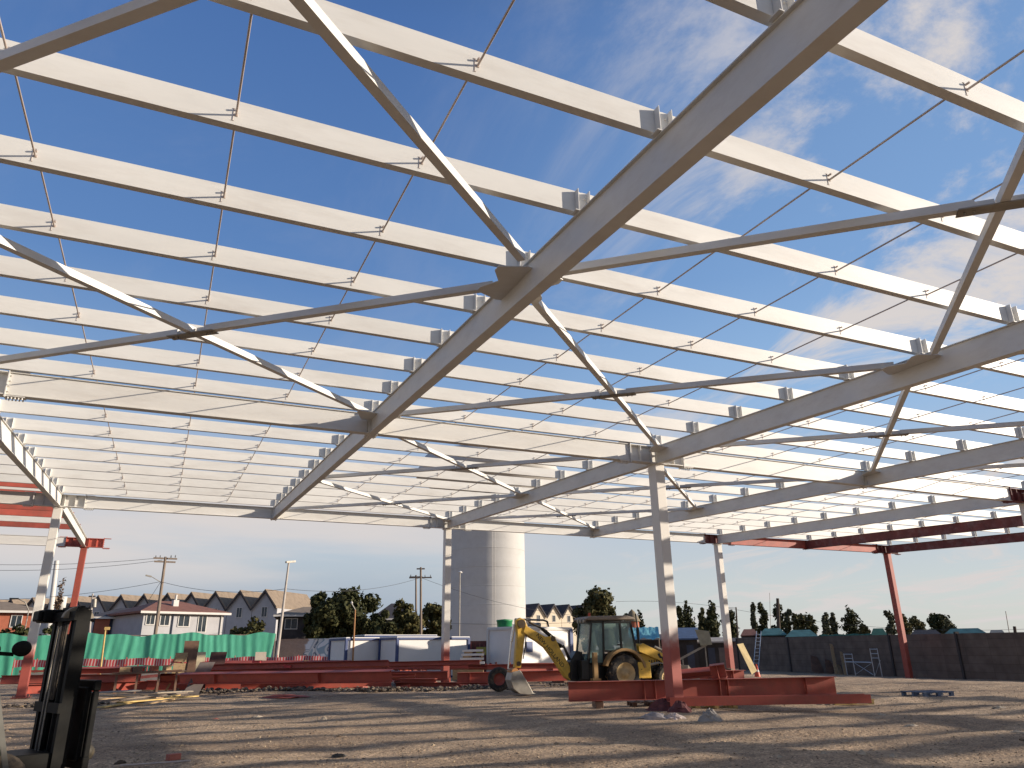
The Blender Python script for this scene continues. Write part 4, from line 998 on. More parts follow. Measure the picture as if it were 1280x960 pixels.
mb = MB(); mb.path([(.2, .4, .02), (.2, .4, .42), (2.9, .4, .42), (3.3, .4, .34), (3.4, .4, .02)], .06, 8); mb.build('pipe', BLACK, rl)
for i, x in enumerate((1.3, 2.2, 2.8)):
    mb = MB(); mb.lathe([(.001, 0), (.2, 0), (.24, .12), (.2, .26), (.001, .28)], 10, (x, .8, .01)); mb.build('bundle', STEEL if i != 1 else CONC, rl)
# stack of white panels and crates, green tank, containers
for i in range(5):
    A, d, rz, Ln = span(572+i*1.5, 47, 606-i*.6, 47); mb = MB(); mb.box((Ln/2, .5, 0), (Ln, 1.1, .13))
    tag(mb.build('panel', WPANEL, None, loc=(A.x, A.y, .72+.23*i), rz=rz+rad((i*37 % 5)-2), bevel=.01),
        ['lowest', 'second lowest', 'middle', 'second highest', 'topmost'][i]+' of the stacked white panels right of the middle column', 'panel', 'stacked white panels')
    if i < 4:
        mb = MB(); mb.box((0, 0, 0), (.5, .9, .10)); mb.box((.9, 0, 0), (.12, .9, .10)); c = A+Vector((math.cos(rz), math.sin(rz), 0))*.5
        tag(mb.build('spacer', WOOD, None, loc=(c.x+.1, c.y+.4, .72+.23*i+.115), rz=rz), 'wooden spacer between the stacked white panels', 'timber', 'spacers in the panel stack')
A, d, rz, Ln = span(566, 46.5, 604, 46.5)
t = thing('crate', 'pale wooden crate under the stacked white panels', 'crate', (A.x, A.y, 0), rz)
mb = MB(); mb.box((Ln/2, .5, .33), (Ln, 1.0, .62))
for x in (.1, Ln/2, Ln-.1): mb.box((x, -.02, .33), (.12, .05, .66))
mb.build('box', WOOD, t)
A, d, rz, Ln = span(587, 52, 634, 52); h = zt(610, 801, 52)
t = thing('container', 'dark maroon container left of the green tank', 'container', (A.x, A.y, 0), rz)
mb = MB(); mb.box((Ln/2, 1.2, h/2), (Ln, 2.4, h)); mb.build('body', M('maroon_steel', (.10, .03, .025), .6, var=.4), t)
for i in range(9):
    mb = MB(); mb.box((.1+i*(Ln-.2)/8, -.03, h/2), (.08, .06, h-.2)); mb.build('rib', DRED, t)
mb = MB(); mb.box((.85, -.075, h*.72), (.8, .02, .5)); mb.build('notice', M('dull_yellow_notice', (.35, .3, .06), .6), t)
A = on(631, 50)
t = thing('water_tank', 'green plastic tank raised on a white stand behind the digger arm', 'tank', A)
zt_, zm = zt(630, 774, 50), zt(630, 794, 50)
mb = MB(); mb.lathe([(.001, zm), (.38, zm), (.46, zm+.3), (.50, zt_-.12), (.53, zt_-.1), (.53, zt_), (.001, zt_+.05)], 20); mb.build('body', GREEN, t)
mb = MB(); mb.box((.12, 0, zm/2), (.62, .62, zm)); st = mb.build('stand', WPANEL, t)
mb = MB(); mb.box((.10, -.325, zm*.55), (.22, .02, .3)); mb.build('sticker', REDP, st)

# ================================================================== TANK TOWER
D = 140; A = on(610, D); r = 48/978*D; zb1 = zt(610, 622, D); zb2 = zt(610, 597, D); zt2 = zt(610, 566, D); R_ = 96/978*D
t = thing('water_tower', 'white concrete water tower with a wide domed head behind the middle column', 'water tower', A)
def tank_mat():
    m = M('tower_paint', (.50, .485, .455), .8, var=.05, scale=.3, dirt=(.35, .32, .30), dirt_amt=.25)
    n, l = m.node_tree.nodes, m.node_tree.links; b = n['Principled BSDF']
    t_ = n.new('ShaderNodeTexCoord'); w = n.new('ShaderNodeTexWave'); w.bands_direction = 'Z'; w.inputs['Scale'].default_value = .12; l.new(t_.outputs['Object'], w.inputs['Vector'])
    bu = n.new('ShaderNodeBump'); bu.inputs['Strength'].default_value = .35; bu.inputs['Distance'].default_value = .1; l.new(w.outputs[0], bu.inputs['Height']); l.new(bu.outputs[0], b.inputs['Normal']); return m
TANK = tank_mat()
mb = MB(); mb.lathe([(r, -1), (r, zb1)], 64); mb.build('shaft', TANK, t)
mb = MB(); mb.lathe([(r*.98, zb1), (R_*.97, zb2), (R_, zb2+.4), (R_, zb2+1.2), (R_*.9, zt2-1.0), (R_*.6, zt2-.2), (.01, zt2)], 64); mb.build('head', TANK, t)
for i in range(1, 9):
    mb = MB(); z = i*zb1/9; mb.lathe([(r+.002, z-.05), (r+.03, z-.04), (r+.03, z+.04), (r+.002, z+.05)], 64); mb.build('ring', TANK, t)
mb = MB(); a0 = math.atan2(-A.y, -A.x)+.15
for s in (-1, 1): mb.tube(((r+.25)*math.cos(a0)+s*.25*math.sin(a0), (r+.25)*math.sin(a0)-s*.25*math.cos(a0), 1), ((r+.25)*math.cos(a0)+s*.25*math.sin(a0), (r+.25)*math.sin(a0)-s*.25*math.cos(a0), zb1), .03, 5)
for i in range(50): mb.tube(((r+.25)*math.cos(a0)+.25*math.sin(a0), (r+.25)*math.sin(a0)-.25*math.cos(a0), 1+i*.4), ((r+.25)*math.cos(a0)-.25*math.sin(a0), (r+.25)*math.sin(a0)+.25*math.cos(a0), 1+i*.4), .018, 4)
mb.build('ladder', TRIM, t)  # added ladder, where the shaft has only the edge between light and shade

# ================================================================== HOUSES
def face_rz(px): 
    d_ = ray(px, 812); return -math.atan2(d_.x, d_.y)
def win(par, x, z, w, h, y=0.0, mat=GLASSD):
    mb = MB(); t_ = .07
    mb.box((x-w/2-t_/2, y-.03, z), (t_, .08, h+2*t_)); mb.box((x+w/2+t_/2, y-.03, z), (t_, .08, h+2*t_)); mb.box((x, y-.03, z+h/2+t_/2), (w, .08, t_)); mb.box((x, y-.03, z-h/2-t_/2), (w, .10, t_)); mb.box((x, y-.02, z), (.04, .05, h))
    f = mb.build('window', TRIM, par); mb = MB(); mb.box((x, y-.012, z), (w, .024, h)); mb.build('pane', mat, f); return f
def hip(mb, x0, x1, y0, y1, ze, zr, inset, th=.18):
    ym = (y0+y1)/2
    mb.add([(x0, y0, ze), (x1, y0, ze), (x1, y1, ze), (x0, y1, ze), (x0+inset, ym, zr), (x1-inset, ym, zr), (x0, y0, ze-th), (x1, y0, ze-th), (x1, y1, ze-th), (x0, y1, ze-th)],
           [(0, 1, 5, 4), (1, 2, 5), (2, 3, 4, 5), (3, 0, 4), (0, 6, 7, 1), (1, 7, 8, 2), (2, 8, 9, 3), (3, 9, 6, 0), (6, 9, 8, 7)])
def house(name, label, pa, pb, D, yeave, yridge, depth, wall, roof, inset=2.4, over=.45, wins=(), turn=0.0, fascia=TRIM):
    c = (pa+pb)/2; A = on(c, D); w = abs(at(pb, 800, D).dot(_rt0)-at(pa, 800, D).dot(_rt0))/math.cos(turn)*(.93 if turn else 1); ze, zr = zt(c, yeave, D), zt(c, yridge, D)
    t = thing(name, label, 'house', (A.x, A.y, 0), face_rz(c)+turn)
    mb = MB(); mb.box((0, depth/2, ze/2), (w, depth, ze)); mb.build('wall', wall, t)
    mb = MB(); hip(mb, -w/2-over, w/2+over, -over, depth+over, ze+.22, zr, inset); rf = mb.build('roof', roof, t)
    mb = MB(); mb.box((0, -over-.03, ze+.10), (w+2*over, .06, .2)); mb.build('gutter', fascia, rf)
    for px, py, ww, hh in wins: win(t, (px-c)/978*D/math.cos(turn), zt(px, py, D), ww, hh)
    return t, w, ze, zr
t, w, ze, zr = house('house', 'grey walled house with a red tiled hip roof behind the green netting', 176, 276, 74, 768, 749, 8, GREY, ROOFR, 3.2, .5, ((187, 776, .7, .8), (203, 776, .8, .9), (225, 776, 1.0, 1.0), (247, 779, .75, 1.5)), turn=.4)
mb = MB(); mb.box((-.3, 2.0, zr-.55), (.5, .5, 1.1)); mb.tube((-.3, 2, zr), (-.3, 2, zr+.5), .12, 8); mb.build('chimney', TRIM, t)
for x in (-1.15, 3.6):
    mb = MB(); mb.tube((x, -.08, 0), (x, -.08, ze), .06, 6); mb.build('downpipe', TRIM if x > 0 else DBLUE, t)
t, w, ze, zr = house('house', 'dark blue walled house with a low slate roof, left of the grey walled house', 116, 182, 77, 774, 757, 9, DBLUE, ROOFD, 2.6, .5)
mb = MB(); mb.box((-w/2+.75, -.12, ze/2), (1.3, .25, ze)); mb.build('wall', BRICKR, t)
for i in range(5):
    mb = MB(); mb.box((-w/2+1.9+i*.75, -.04, ze*.62), (.42, .08, ze*.5)); mb.build('window', GLASSD, t)
t, w, ze, zr = house('house', 'red walled house with a brown roof and cream eaves at the left edge', -70, 33, 72, 766, 749, 8, BRICKR, ROOFB, 3.4, .5, ((8, 776, .8, 1.0), (-20, 776, .8, 1.0)))
t, w, ze, zr = house('house', 'brown roofed house with cream eaves left of the big dark tree', 346, 420, 84, 771, 756, 8, SHED, ROOFB, 3.0, .5, ((362, 780, 1.2, 1.0),))
t, w, ze, zr = house('house', 'brown hip roof showing between the two big dark trees', 466, 520, 100, 775, 752, 8, SHED, ROOFD, 2.5, .4)
# row of steep gabled townhouses
RZ = rad(-38.5)
def gable_unit(label, group, loc, rz, w, ln, ze, zr, wall, roof, over=.35, winz=None):
    t = thing('townhouse', label, 'townhouse', loc, rz, group)
    mb = MB(); mb.prism([(-w/2, 0), (-w/2, ze), (0, zr-.12), (w/2, ze), (w/2, 0)], 0, ln); mb.build('wall', wall, t)
    mb = MB(); th = .16
    for s in (-1, 1):
        o_ = [(0, zr), (s*(w/2+.04), ze-.06), (s*(w/2+.04), ze+th-.02), (0, zr+th)]
        mb.prism(o_, -over, ln+over)
    mb.build('roof', roof, t)
    mb = MB()
    for s in (-1, 1): mb.prism([(0, zr-.28), (s*(w/2+.02), ze-.34), (s*(w/2+.02), ze-.08), (0, zr-.02)], -over-.05, -over+.02)
    mb.build('bargeboard', ROOFD, t)
    if winz: win(t, 0, winz, .75, 1.2)
    return t
D0 = 102; P0 = on(326, D0); zr0 = zt(326, 738, D0); ze0 = zt(326, 760, D0)
rd = Vector((math.cos(rad(90+51.5)), math.sin(rad(90+51.5)), 0))
ORD = ['nearest and tallest, at the right end', 'second from the right end', 'third from the right end', 'fourth from the right end', 'fifth from the right end', 'sixth from the right end', 'seventh from the right end', 'eighth from the right end', 'ninth from the right end', 'tenth from the right end', 'eleventh from the right end', 'twelfth from the right end', 'thirteenth from the right end']
proto = None
for i in range(13):
    p = P0+rd*(3.78*i); lab = 'grey gabled townhouse with brown roof, '+ORD[i]+' of the row'
    if proto is None: proto = o = gable_unit(lab, 'row of gabled townhouses', (p.x, p.y, 0), RZ, 3.7, 10.5, ze0, zr0, GREY, ROOFB, winz=ze0-.5)
    else: o = copy_tree(proto); o.location = (p.x, p.y, 0); o['label'] = lab
# cream gables behind the digger
D1 = 160; zr1 = zt(674, 755, D1); ze1 = zt(674, 771, D1); P1 = on(674, D1); rd1 = Vector((math.cos(rad(12)), math.sin(rad(12)), 0))
proto = None
for i, lab in enumerate(('leftmost of the cream gabled houses with dark roofs, beside the water tower', 'second cream gabled house with dark roof, right of the leftmost one', 'third cream gabled house with dark roof, left of the bushy tree', 'last cream gabled house, mostly behind the bushy tree')):
    p = P1+rd1*(4.14*(i)); 
    if proto is None: proto = o = gable_unit(lab, 'row of cream gabled houses', (p.x, p.y, 0), rad(12), 4.05, 9, ze1, zr1, CREAM, ROOFD, winz=ze1-.3)
    else: o = copy_tree(proto); o.location = (p.x, p.y, 0); o['label'] = lab

# ================================================================== SHEDS ON THE RIGHT
def shed(label, pa, pb, D, ytop, depth, wall, roofm, slope=.35, turn=0.0, name='shed', boards=0):
    c = (pa+pb)/2; A = on(c, D); w = (pb-pa)/978*D; h = zt(c, ytop, D)
    t = thing(name, label, 'shed', (A.x, A.y, min(0, A.z)), face_rz(c)+turn)
    mb = MB(); mb.prism([(0, 0), (0, h-.1), (depth, h-.1+slope), (depth, 0)], -w/2, w/2); mb.v = [(v[1], v[0], v[2]) for v in mb.v]; mb.build('wall', wall, t)
    mb = MB(); mb.prism([(-.35, h-.08-.03), (-.35, h), (depth+.3, h+slope+.06), (depth+.3, h+slope-.05)], -w/2-.2, w/2+.2); mb.v = [(v[1], v[0], v[2]) for v in mb.v]; mb.build('roof', roofm, t)
    for i in range(boards):
        mb = MB(); mb.box((-w/2+(i+.6)*w/(boards+.2), -.03, h*.45), (w/(boards+2), .05, h*.7)); mb.build('door', [SHED, DBLUE, PLYG][i % 3], t)
    return t
shed('dark shed under the turquoise awning right of the digger cab', 786, 836, 54, 799, 3, SHED, ROOFD, boards=3)
t = thing('awning', 'sagging turquoise tarpaulin awning right of the digger cab', 'awning', on(806, 52.6), face_rz(806))
zt1, zt0 = zt(806, 783, 53), zt(806, 797, 53); w = 38/978*53; n_ = 14; mb = MB()
mb.add([(-w/2+w*i/n_, -.2+1.5*j/5, zt0+(zt1-zt0)*(j/5)-.10*math.sin(math.pi*i/n_*2)**2*(1-j/5)+.04*math.sin(i*2.1+j)) for j in range(6) for i in range(n_+1)], [(j*(n_+1)+i, j*(n_+1)+i+1, (j+1)*(n_+1)+i+1, (j+1)*(n_+1)+i) for j in range(5) for i in range(n_)], True); mb.build('tarpaulin', TURQ, t)
for s in (-1, 1):
    mb = MB(); mb.tube((s*(w/2-.05), -.15, 0), (s*(w/2-.05), -.15, zt0), .04, 6); mb.build('pole', POLEW, t)
shed('dark shed with a blue roof behind the nearest column', 838, 872, 58, 797, 4, SHED, M('blue_sheet_roof', (.05, .08, .15), .6, var=.3), slope=.8, boards=2)
shed('grey shed with a pale sloping roof left of the far right white column', 868, 910, 60, 799, 4, SHED, CONC, slope=.3, turn=.1, boards=3)
shed('low dark brick outbuilding behind the far right white column', 900, 960, 84, 795, 3, M('dull_brick', (.13, .08, .07), .9, var=.3), ROOFD, slope=.3)
A = on(793, 92); t = thing('turret', 'small round brick turret with an olive cone roof behind the digger cab', 'turret', A)
z0_, z1_, z2_ = zt(793, 777, 92), zt(793, 771, 92), zt(793, 756, 92)
mb = MB(); mb.lathe([(.75, 0), (.75, z1_)], 20); mb.build('wall', BRICKR, t)
mb = MB(); mb.lathe([(.95, z1_-.05), (.95, z1_), (.35, z2_-.3), (.02, z2_)], 20); mb.build('roof', M('olive_roof', (.2, .16, .1), .9, var=.2), t)
# conveyor like machine
A = on(872, 46); t = thing('conveyor', 'grey inclined conveyor standing behind the red beams near the far right white column', 'machine', A, face_rz(872))
z_ = zt(872, 807, 46)
mb = MB(); mb.bar((-1.2, 0, .9), (.55, 0, z_), .5, .12); mb.build('belt', STEEL, t)
mb = MB(); mb.prism([(.2, z_-.05), (-.05, z_+.85), (.75, z_+.75), (.85, z_-.0)], -.45, .45); mb.build('hopper', M('khaki_hopper', (.30, .28, .2), .7, var=.2), t)
for x, z in ((-.9, .95), (.45, z_-.1)):
    for s in (-1, 1):
        mb = MB(); mb.bar((x, s*.22, 0), (x, s*.22, z), .07, .07, (1, 0, 0)); mb.build('leg', STEEL, t)
A = on(928, 44); mb = MB(); mb.add([(-.25, -.2, 1.75), (.05, .2, 1.8), (.62, -.1, .35), (.35, -.45, .18), (-.22, -.16, 1.76), (.08, .24, 1.81), (.65, -.06, .36), (.38, -.41, .19)], [(0, 1, 2, 3), (7, 6, 5, 4), (0, 4, 5, 1), (1, 5, 6, 2), (2, 6, 7, 3), (3, 7, 4, 0)])
tag(mb.build('plywood_sheet', M('pale_yellow_ply', (.48, .37, .18), .8, var=.2), None, loc=A, rz=face_rz(928)), 'pale yellow sheet leaning on the girder end at the far right white column', 'sheet')
# turquoise and dark roofs beyond the wall
for i, (pa, pb, D, yt, m_, lab) in enumerate(((952, 985, 92, 788, DTURQ, 'small dark turquoise roof beyond the wall, right of the ladder'), (985, 1024, 90, 790, DTURQ, 'wider turquoise roof beyond the wall, left of the green sheet'), (1092, 1112, 84, 788, DGREEN, 'bright green roof beyond the wall, left of the red column'), (1140, 1182, 82, 790, ROOFD, 'dark roof beyond the wall, right of the red column'), (1184, 1238, 78, 788, DTURQ, 'long turquoise roof beyond the wall near the right edge'), (1240, 1262, 80, 790, M('pale_dust_roof', (.3, .27, .22), .9), 'pale roof beyond the wall at the right edge'), (928, 950, 95, 789, ROOFR, 'little reddish hip roof beyond the wall above the ladder'))):
    A = on(pa/2+pb/2, D); w = (pb-pa)/978*D; z1_ = zt(pa/2+pb/2, yt-3, D); z0_ = z1_-.75
    t = thing('roofed_stall', lab, 'stall', (A.x, A.y, -.5), face_rz((pa+pb)/2))
    mb = MB(); mb.box((0, 1.5, (z0_+.5)/2), (w*.94, 3, z0_+.5)); mb.build('wall', SHED, t)
    mb = MB(); hip(mb, -w/2, w/2, -.3, 3.3, z0_+.5, z1_+.5, w*.22, .1); mb.build('roof', m_, t)
A_, B_ = on_wall(1027, -.02), on_wall(1091, -.02); n_ = 20; mb = MB()
vs_ = []
for i in range(n_+1):
    p = A_.lerp(B_, i/n_); s_ = (p-WA).length/wl; zt_ = 2.57-.35*s_
    for off, z in ((.30, zt_-.55+.06*math.sin(i*1.7)), (.27, zt_+.02), (.0, zt_+.10+.03*math.sin(i)), (-.3, zt_+.02), (-.32, zt_-.5)):
        nn_ = Vector((wd.y, -wd.x, 0)).normalized(); vs_.append((p.x-nn_.x*0+(-_fw0.x)*off, p.y+(-_fw0.y)*off, z))
mb.add(vs_, [(i*5+j, i*5+j+1, (i+1)*5+j+1, (i+1)*5+j) for i in range(n_) for j in range(4)], True)
tag(mb.build('tarpaulin', DGREEN, None), 'dark green sheet draped over the top of the slab wall', 'tarpaulin')
# ================================================================== TREES
def tree(name, label, px, D, ytop, wpx, leaf, shape='round', n=3400, s=.30, seed=1, base=None, group=None, lean=0.0, trunk_h=None, gaps=.0):
    rr = random.Random(seed); A = on(px, D); h = zt(px, ytop, D) - min(A.z, 0); rw = wpx/978*D/2
    z0 = base if base is not None else h*.15
    t = thing(name, label, 'tree', (A.x, A.y, min(0, A.z)), 0, group)
    # limbs
    mb = MB(); tr = max(.10, min(.35, h*.022)); top = Vector((lean*.6, 0, h*.72)); mb.tube((0, 0, -.2), top*.5, tr, 8, tr*.7); mb.tube(top*.5, top, tr*.7, 8, tr*.25)
    blobs = []
    if shape == 'round':
        hh = (h-z0)*.5; zc_ = z0+hh
        for i in range(5): blobs.append((Vector((rw*.25*rr.uniform(-1, 1), rw*.25*rr.uniform(-1, 1), zc_+hh*rr.uniform(-.45, .3))), rw*.46, hh*.42))
        for i in range(30):
            d = Vector((rr.gauss(0, 1), rr.gauss(0, 1), rr.gauss(0, .9))).normalized(); k = rr.uniform(.55, .84); br = rw*rr.uniform(.17, .33)
            blobs.append((Vector((d.x*rw*k, d.y*rw*k, zc_+d.z*hh*k)), br, br*rr.uniform(.75, 1.1)))
    elif shape == 'column':
        nb = 16
        for i in range(nb):
            u = (i+.5)/nb; z = z0+(h-z0)*u; k = (math.sin(math.pi*(.12+.85*u)))**.7
            a = rr.uniform(0, 6.28); o = rw*.45*rr.random(); blobs.append((Vector((o*math.cos(a)+lean*u, o*math.sin(a), z)), max(.22, rw*k*rr.uniform(.65, 1.0)), (h-z0)/nb*1.1))
    else:                                           # wind blown plume
        for i in range(13):
            u = (i+.5)/13; z = z0+(h-z0)*u*rr.uniform(.93, 1.0); side = rr.uniform(-.7, 1.0)*(1.0-.55*u)
            blobs.append((Vector((rw*.8*side*_rt0.x+lean*u, rw*.8*side*_rt0.y, z)), max(.3, rw*rr.uniform(.28, .62)*(1.1-.4*u)), (h-z0)/13*rr.uniform(.9, 1.7)))
    for c, br, bz_ in blobs[::2]:
        p0 = Vector((top.x*c.z/h*.8, 0, max(z0*.6, min(c.z*.62, h*.7)))); mb.tube(p0, c, tr*.32, 5, tr*.08)
    mb.build('trunk', BARK, t)
    tot = sum(b[1]**2 for b in blobs); mb = MB()
    for c, br, bz_ in blobs:
        for i in range(int(n*br*br/tot)+4):
            d = Vector((rr.gauss(0, 1), rr.gauss(0, 1), rr.gauss(0, 1))).normalized()*(rr.random()**.42)*(1+.12*rr.gauss(0, 1))
            p = c+Vector((d.x*br, d.y*br, d.z*bz_)); 
            if p.z < .2: continue
            nrm = (d*1.2+Vector((rr.gauss(0, .7), rr.gauss(0, .7), rr.gauss(0, .7)))).normalized(); a = nrm.orthogonal().normalized(); b = nrm.cross(a); th = rr.uniform(0, 6.28)
            u_ = (a*math.cos(th)+b*math.sin(th))*s*rr.uniform(.5, 1.1); v_ = (b*math.cos(th)-a*math.sin(th))*s*rr.uniform(.35, .75)
            mb.add([p-u_, p-v_*.8, p+u_*.9+nrm*s*.15, p+v_], [(0, 1, 2, 3)])
    mb.build('crown', leaf, t)
    return t
tree('broadleaf_tree', 'big dark dense tree in the middle of the group left of the water tower', 432, 82, 726, 92, LEAFD, n=9000, s=.34, seed=11, base=1.2)
tree('broadleaf_tree', 'dark tree forming the left shoulder of the big dark group', 396, 80, 731, 46, LEAFD, n=4200, s=.34, seed=12, base=1.0)
tree('broadleaf_tree', 'lower dark tree on the right side of the big dark group', 474, 80, 760, 46, LEAFD, n=3400, s=.30, seed=13, base=.8)
tree('broadleaf_tree', 'olive tree just right of the brown hip roof, left of the two power poles', 507, 86, 744, 44, LEAFM, n=3800, s=.32, seed=14, base=1.0)
tree('broadleaf_tree', 'olive tree beside the middle column, behind the two power poles', 542, 88, 742, 42, LEAFM, n=3800, s=.32, seed=15, base=1.0)
tree('shrub', 'olive green bush behind the netting, right of the grey walled house', 312, 72, 769, 56, LEAFM, n=2200, s=.26, seed=16, base=.6)
tree('shrub', 'dark bush in front of the red walled house at the left edge', 14, 67, 777, 60, LEAFD, n=1800, s=.26, seed=17, base=.5)
tree('shrub', 'dark bush behind the netting beside the forklift mast', 64, 67, 780, 44, LEAFD, n=1300, s=.26, seed=18, base=.5)
tree('broadleaf_tree', 'bushy tree with a rounded pointed top behind the digger cab', 750, 92, 733, 68, LEAFM, n=8000, s=.36, seed=21, base=1.2)
tree('broadleaf_tree', 'low loose tree right of the bushy tree, behind the turret', 787, 98, 758, 26, LEAFG, n=900, s=.32, seed=22, base=1.0)
tree('cypress', 'single dark pointed cypress right of the turret', 803, 100, 763, 15, LEAFD, 'column', n=1000, s=.25, seed=23, base=.5)
for i, (px, yt, w, sh, lf, lab) in enumerate((
    (847, 760, 15, 'plume', LEAFD, 'short dark tree just right of the nearest column'), (862, 752, 18, 'column', LEAFD, 'tall dark tree right of the short one behind the nearest column'), (873, 760, 12, 'plume', LEAFM, 'thin loose tree between the two tall dark trees'),
    (888, 764, 22, 'round', LEAFD, 'dark rounded tree left of the far right white column'), (894, 752, 14, 'column', LEAFD, 'tall narrow dark tree just left of the far right white column'), (916, 757, 14, 'column', LEAFD, 'narrow tree just right of the far right white column'),
    (942, 755, 11, 'plume', LEAFG, 'thin wind blown tree above the ladder'), (955, 753, 14, 'plume', LEAFD, 'wind blown dark tree right of the ladder, leftmost of the pair'), (970, 755, 20, 'plume', LEAFD, 'ragged dark tree beside the dark mast'), (984, 760, 13, 'plume', LEAFG, 'pale wind blown tree right of the ragged dark tree'),
    (1001, 761, 20, 'round', LEAFM, 'rounded tree, left one of the close pair above the leaning boards'), (1015, 760, 17, 'round', LEAFM, 'rounded tree, right one of the close pair above the leaning boards'), (1032, 765, 13, 'plume', LEAFG, 'sparse slanting tree left of the scaffold'), (1045, 766, 12, 'plume', LEAFG, 'sparse slanting tree above the leaning planks'),
    (1069, 759, 19, 'column', LEAFD, 'dense dark egg shaped tree above the scaffold'), (1083, 772, 14, 'round', LEAFM, 'small low tree right of the egg shaped tree'), (1117, 764, 16, 'plume', LEAFG, 'loose tree just left of the red column top of the wall'), (1137, 769, 12, 'column', LEAFM, 'narrow tree just right of the red column'),
    (1152, 768, 22, 'round', LEAFM, 'broad olive tree right of the red column'), (1181, 759, 24, 'round', LEAFD, 'large dark round tree above the right part of the wall'), (1193, 768, 14, 'round', LEAFG, 'paler tree touching the large dark round tree'))):
    tree('tree', lab, px, 118+(i*13 % 17), yt, w*(1.2+.12*(i % 3)), lf, sh, n=1300, s=.36, seed=40+i, base=1.4, lean=(1.1, .5, 1.6)[i % 3] if sh == 'plume' else 0, group='trees beyond the slab wall')

# ================================================================== POLES, LAMPS, WIRES
def pole(name, label, cat, p0, p1, r0, r1, mat):
    t = thing(name, label, cat, p0); d = p1-p0; mb = MB(); mb.tube((0, 0, -.3), d, r0, 10, r1); mb.build('pole', mat, t); return t, d
def insul(par, d, offs, z):
    mb = MB()
    for o in offs: mb.tube((d.x+o*_rt0.x, d.y+o*_rt0.y, z), (d.x+o*_rt0.x, d.y+o*_rt0.y, z+.22), .05, 6, .03)
    mb.build('insulator', BLACK, par)
def arm(par, d, z, half, rz=0.0, mat=POLEW):
    v = Vector((math.cos(rz)*_rt0.x-math.sin(rz)*_rt0.y, math.sin(rz)*_rt0.x+math.cos(rz)*_rt0.y, 0))
    mb = MB(); mb.bar(Vector((d.x, d.y, z))-v*half, Vector((d.x, d.y, z))+v*half, .12, .14); mb.build('crossarm', mat, par)
P = on(192, 69); Q = at(207, 696, 69); t, d = pole('utility_pole', 'leaning weathered power pole with cross arms in front of the grey walled house', 'power pole', P, Q, .19, .11, POLEW)
for z, hf in ((d.z-.15, 1.0), (d.z-.45, .9)): arm(t, d, z, hf, .5)
insul(t, d, (-.9, -.5, .5, .9), d.z-.08)
mb = MB(); mb.tube(d*.77, d*.77+Vector((-1.0, -.2, .55)), .03, 6); mb.build('bracket', STEEL, t); mb = MB(); mb.bar(d*.77+Vector((-1.45, -.25, .62)), d*.77+Vector((-.95, -.2, .52)), .2, .12); mb.build('lamp_head', STEEL, t)
arm(t, d*.28, d.z*.28, .42, 0)
mb = MB(); mb.tube(d*.03, d*.12, .25, 10); mb.build('wrap', TRIM, t)
P = on(346, 65); Q = at(361, 703, 65); t, d = pole('street_lamp', 'leaning concrete street lamp pole at the end of the green netting', 'street lamp', P, Q, .16, .08, POLEC)
mb = MB(); mb.bar(d+Vector((-.25, -.1, .0)), d+Vector((.55, .2, .12)), .26, .16); mb.build('lamp_head', STEEL, t)
P = on(527, 84); Q = at(526, 709, 84); t, d = pole('utility_pole', 'tall power pole with a wide cross arm beside the middle column, right of its twin', 'power pole', P, Q, .16, .11, POLEW)
arm(t, d, zt(526, 722, 84)-P.z, 1.25); arm(t, d, zt(526, 711, 84)-P.z, .45); insul(t, d, (-1.1, -.5, .5, 1.1), zt(526, 722, 84)-P.z+.07)
P = on(521, 88); Q = at(520, 719, 88); t, d = pole('utility_pole', 'shorter power pole with a small cross arm, left one of the pair', 'power pole', P, Q, .15, .10, POLEW)
arm(t, d, d.z-.2, .75); insul(t, d, (-.6, .6), d.z-.13)
P = on(574, 78); Q = at(575, 716, 78); t, d = pole('street_lamp', 'slim street lamp standing in front of the water tower', 'street lamp', P, Q, .07, .05, STEEL)
mb = MB(); mb.lathe([(.001, .2), (.2, .12), (.26, 0), (.001, -.05)], 12, d); mb.build('lamp_head', TRIM, t)
P = on(534, 90); Q = at(534, 756, 90); t, d = pole('street_lamp', 'thin street lamp half hidden in the olive trees left of the middle column', 'street lamp', P, Q, .06, .05, STEEL)
mb = MB(); mb.bar(d, d+Vector((.7, .1, .08)), .16, .1); mb.build('lamp_head', STEEL, t)
P = on(442, 49); Q = at(444, 762, 49); t, d = pole('wooden_post', 'slim orange brown wooden post in front of the white cabins', 'post', P, Q, .06, .05, M('orange_brown_post', (.36, .18, .07), .8, var=.2))
mb = MB(); mb.lathe([(.001, .18), (.07, .1), (.08, .02), (.001, 0)], 10, d+Vector((-.25, 0, .35))); mb.tube(d, d+Vector((-.25, 0, .38)), .02, 6); mb.build('lamp', TRIM, t)
P = on(131, 45); Q = at(132, 786, 45); t, d = pole('wooden_post', 'yellowish post with a small tap like head right of the forklift mast', 'post', P, Q, .05, .045, YWOOD)
mb = MB(); mb.box(d+Vector((.08, 0, .02)), (.28, .12, .16)); mb.build('head', YWOOD, t)
P = on(113, 88); Q = at(116, 742, 88); t, d = pole('utility_pole', 'thin power pole above the row of townhouses on the left', 'power pole', P, Q, .13, .09, POLEC)
arm(t, d, d.z-.3, .4); mb = MB(); mb.tube(d*.82+Vector((.25, 0, 0)), d*.93+Vector((.25, 0, 0)), .22, 10); mb.build('transformer', STEEL, t)
P = on(60, 92); Q = at(71, 701, 92); t, d = pole('chimney_stack', 'tall white leaning chimney pipe on the far left skyline', 'chimney', P, Q, .34, .26, TRIM)
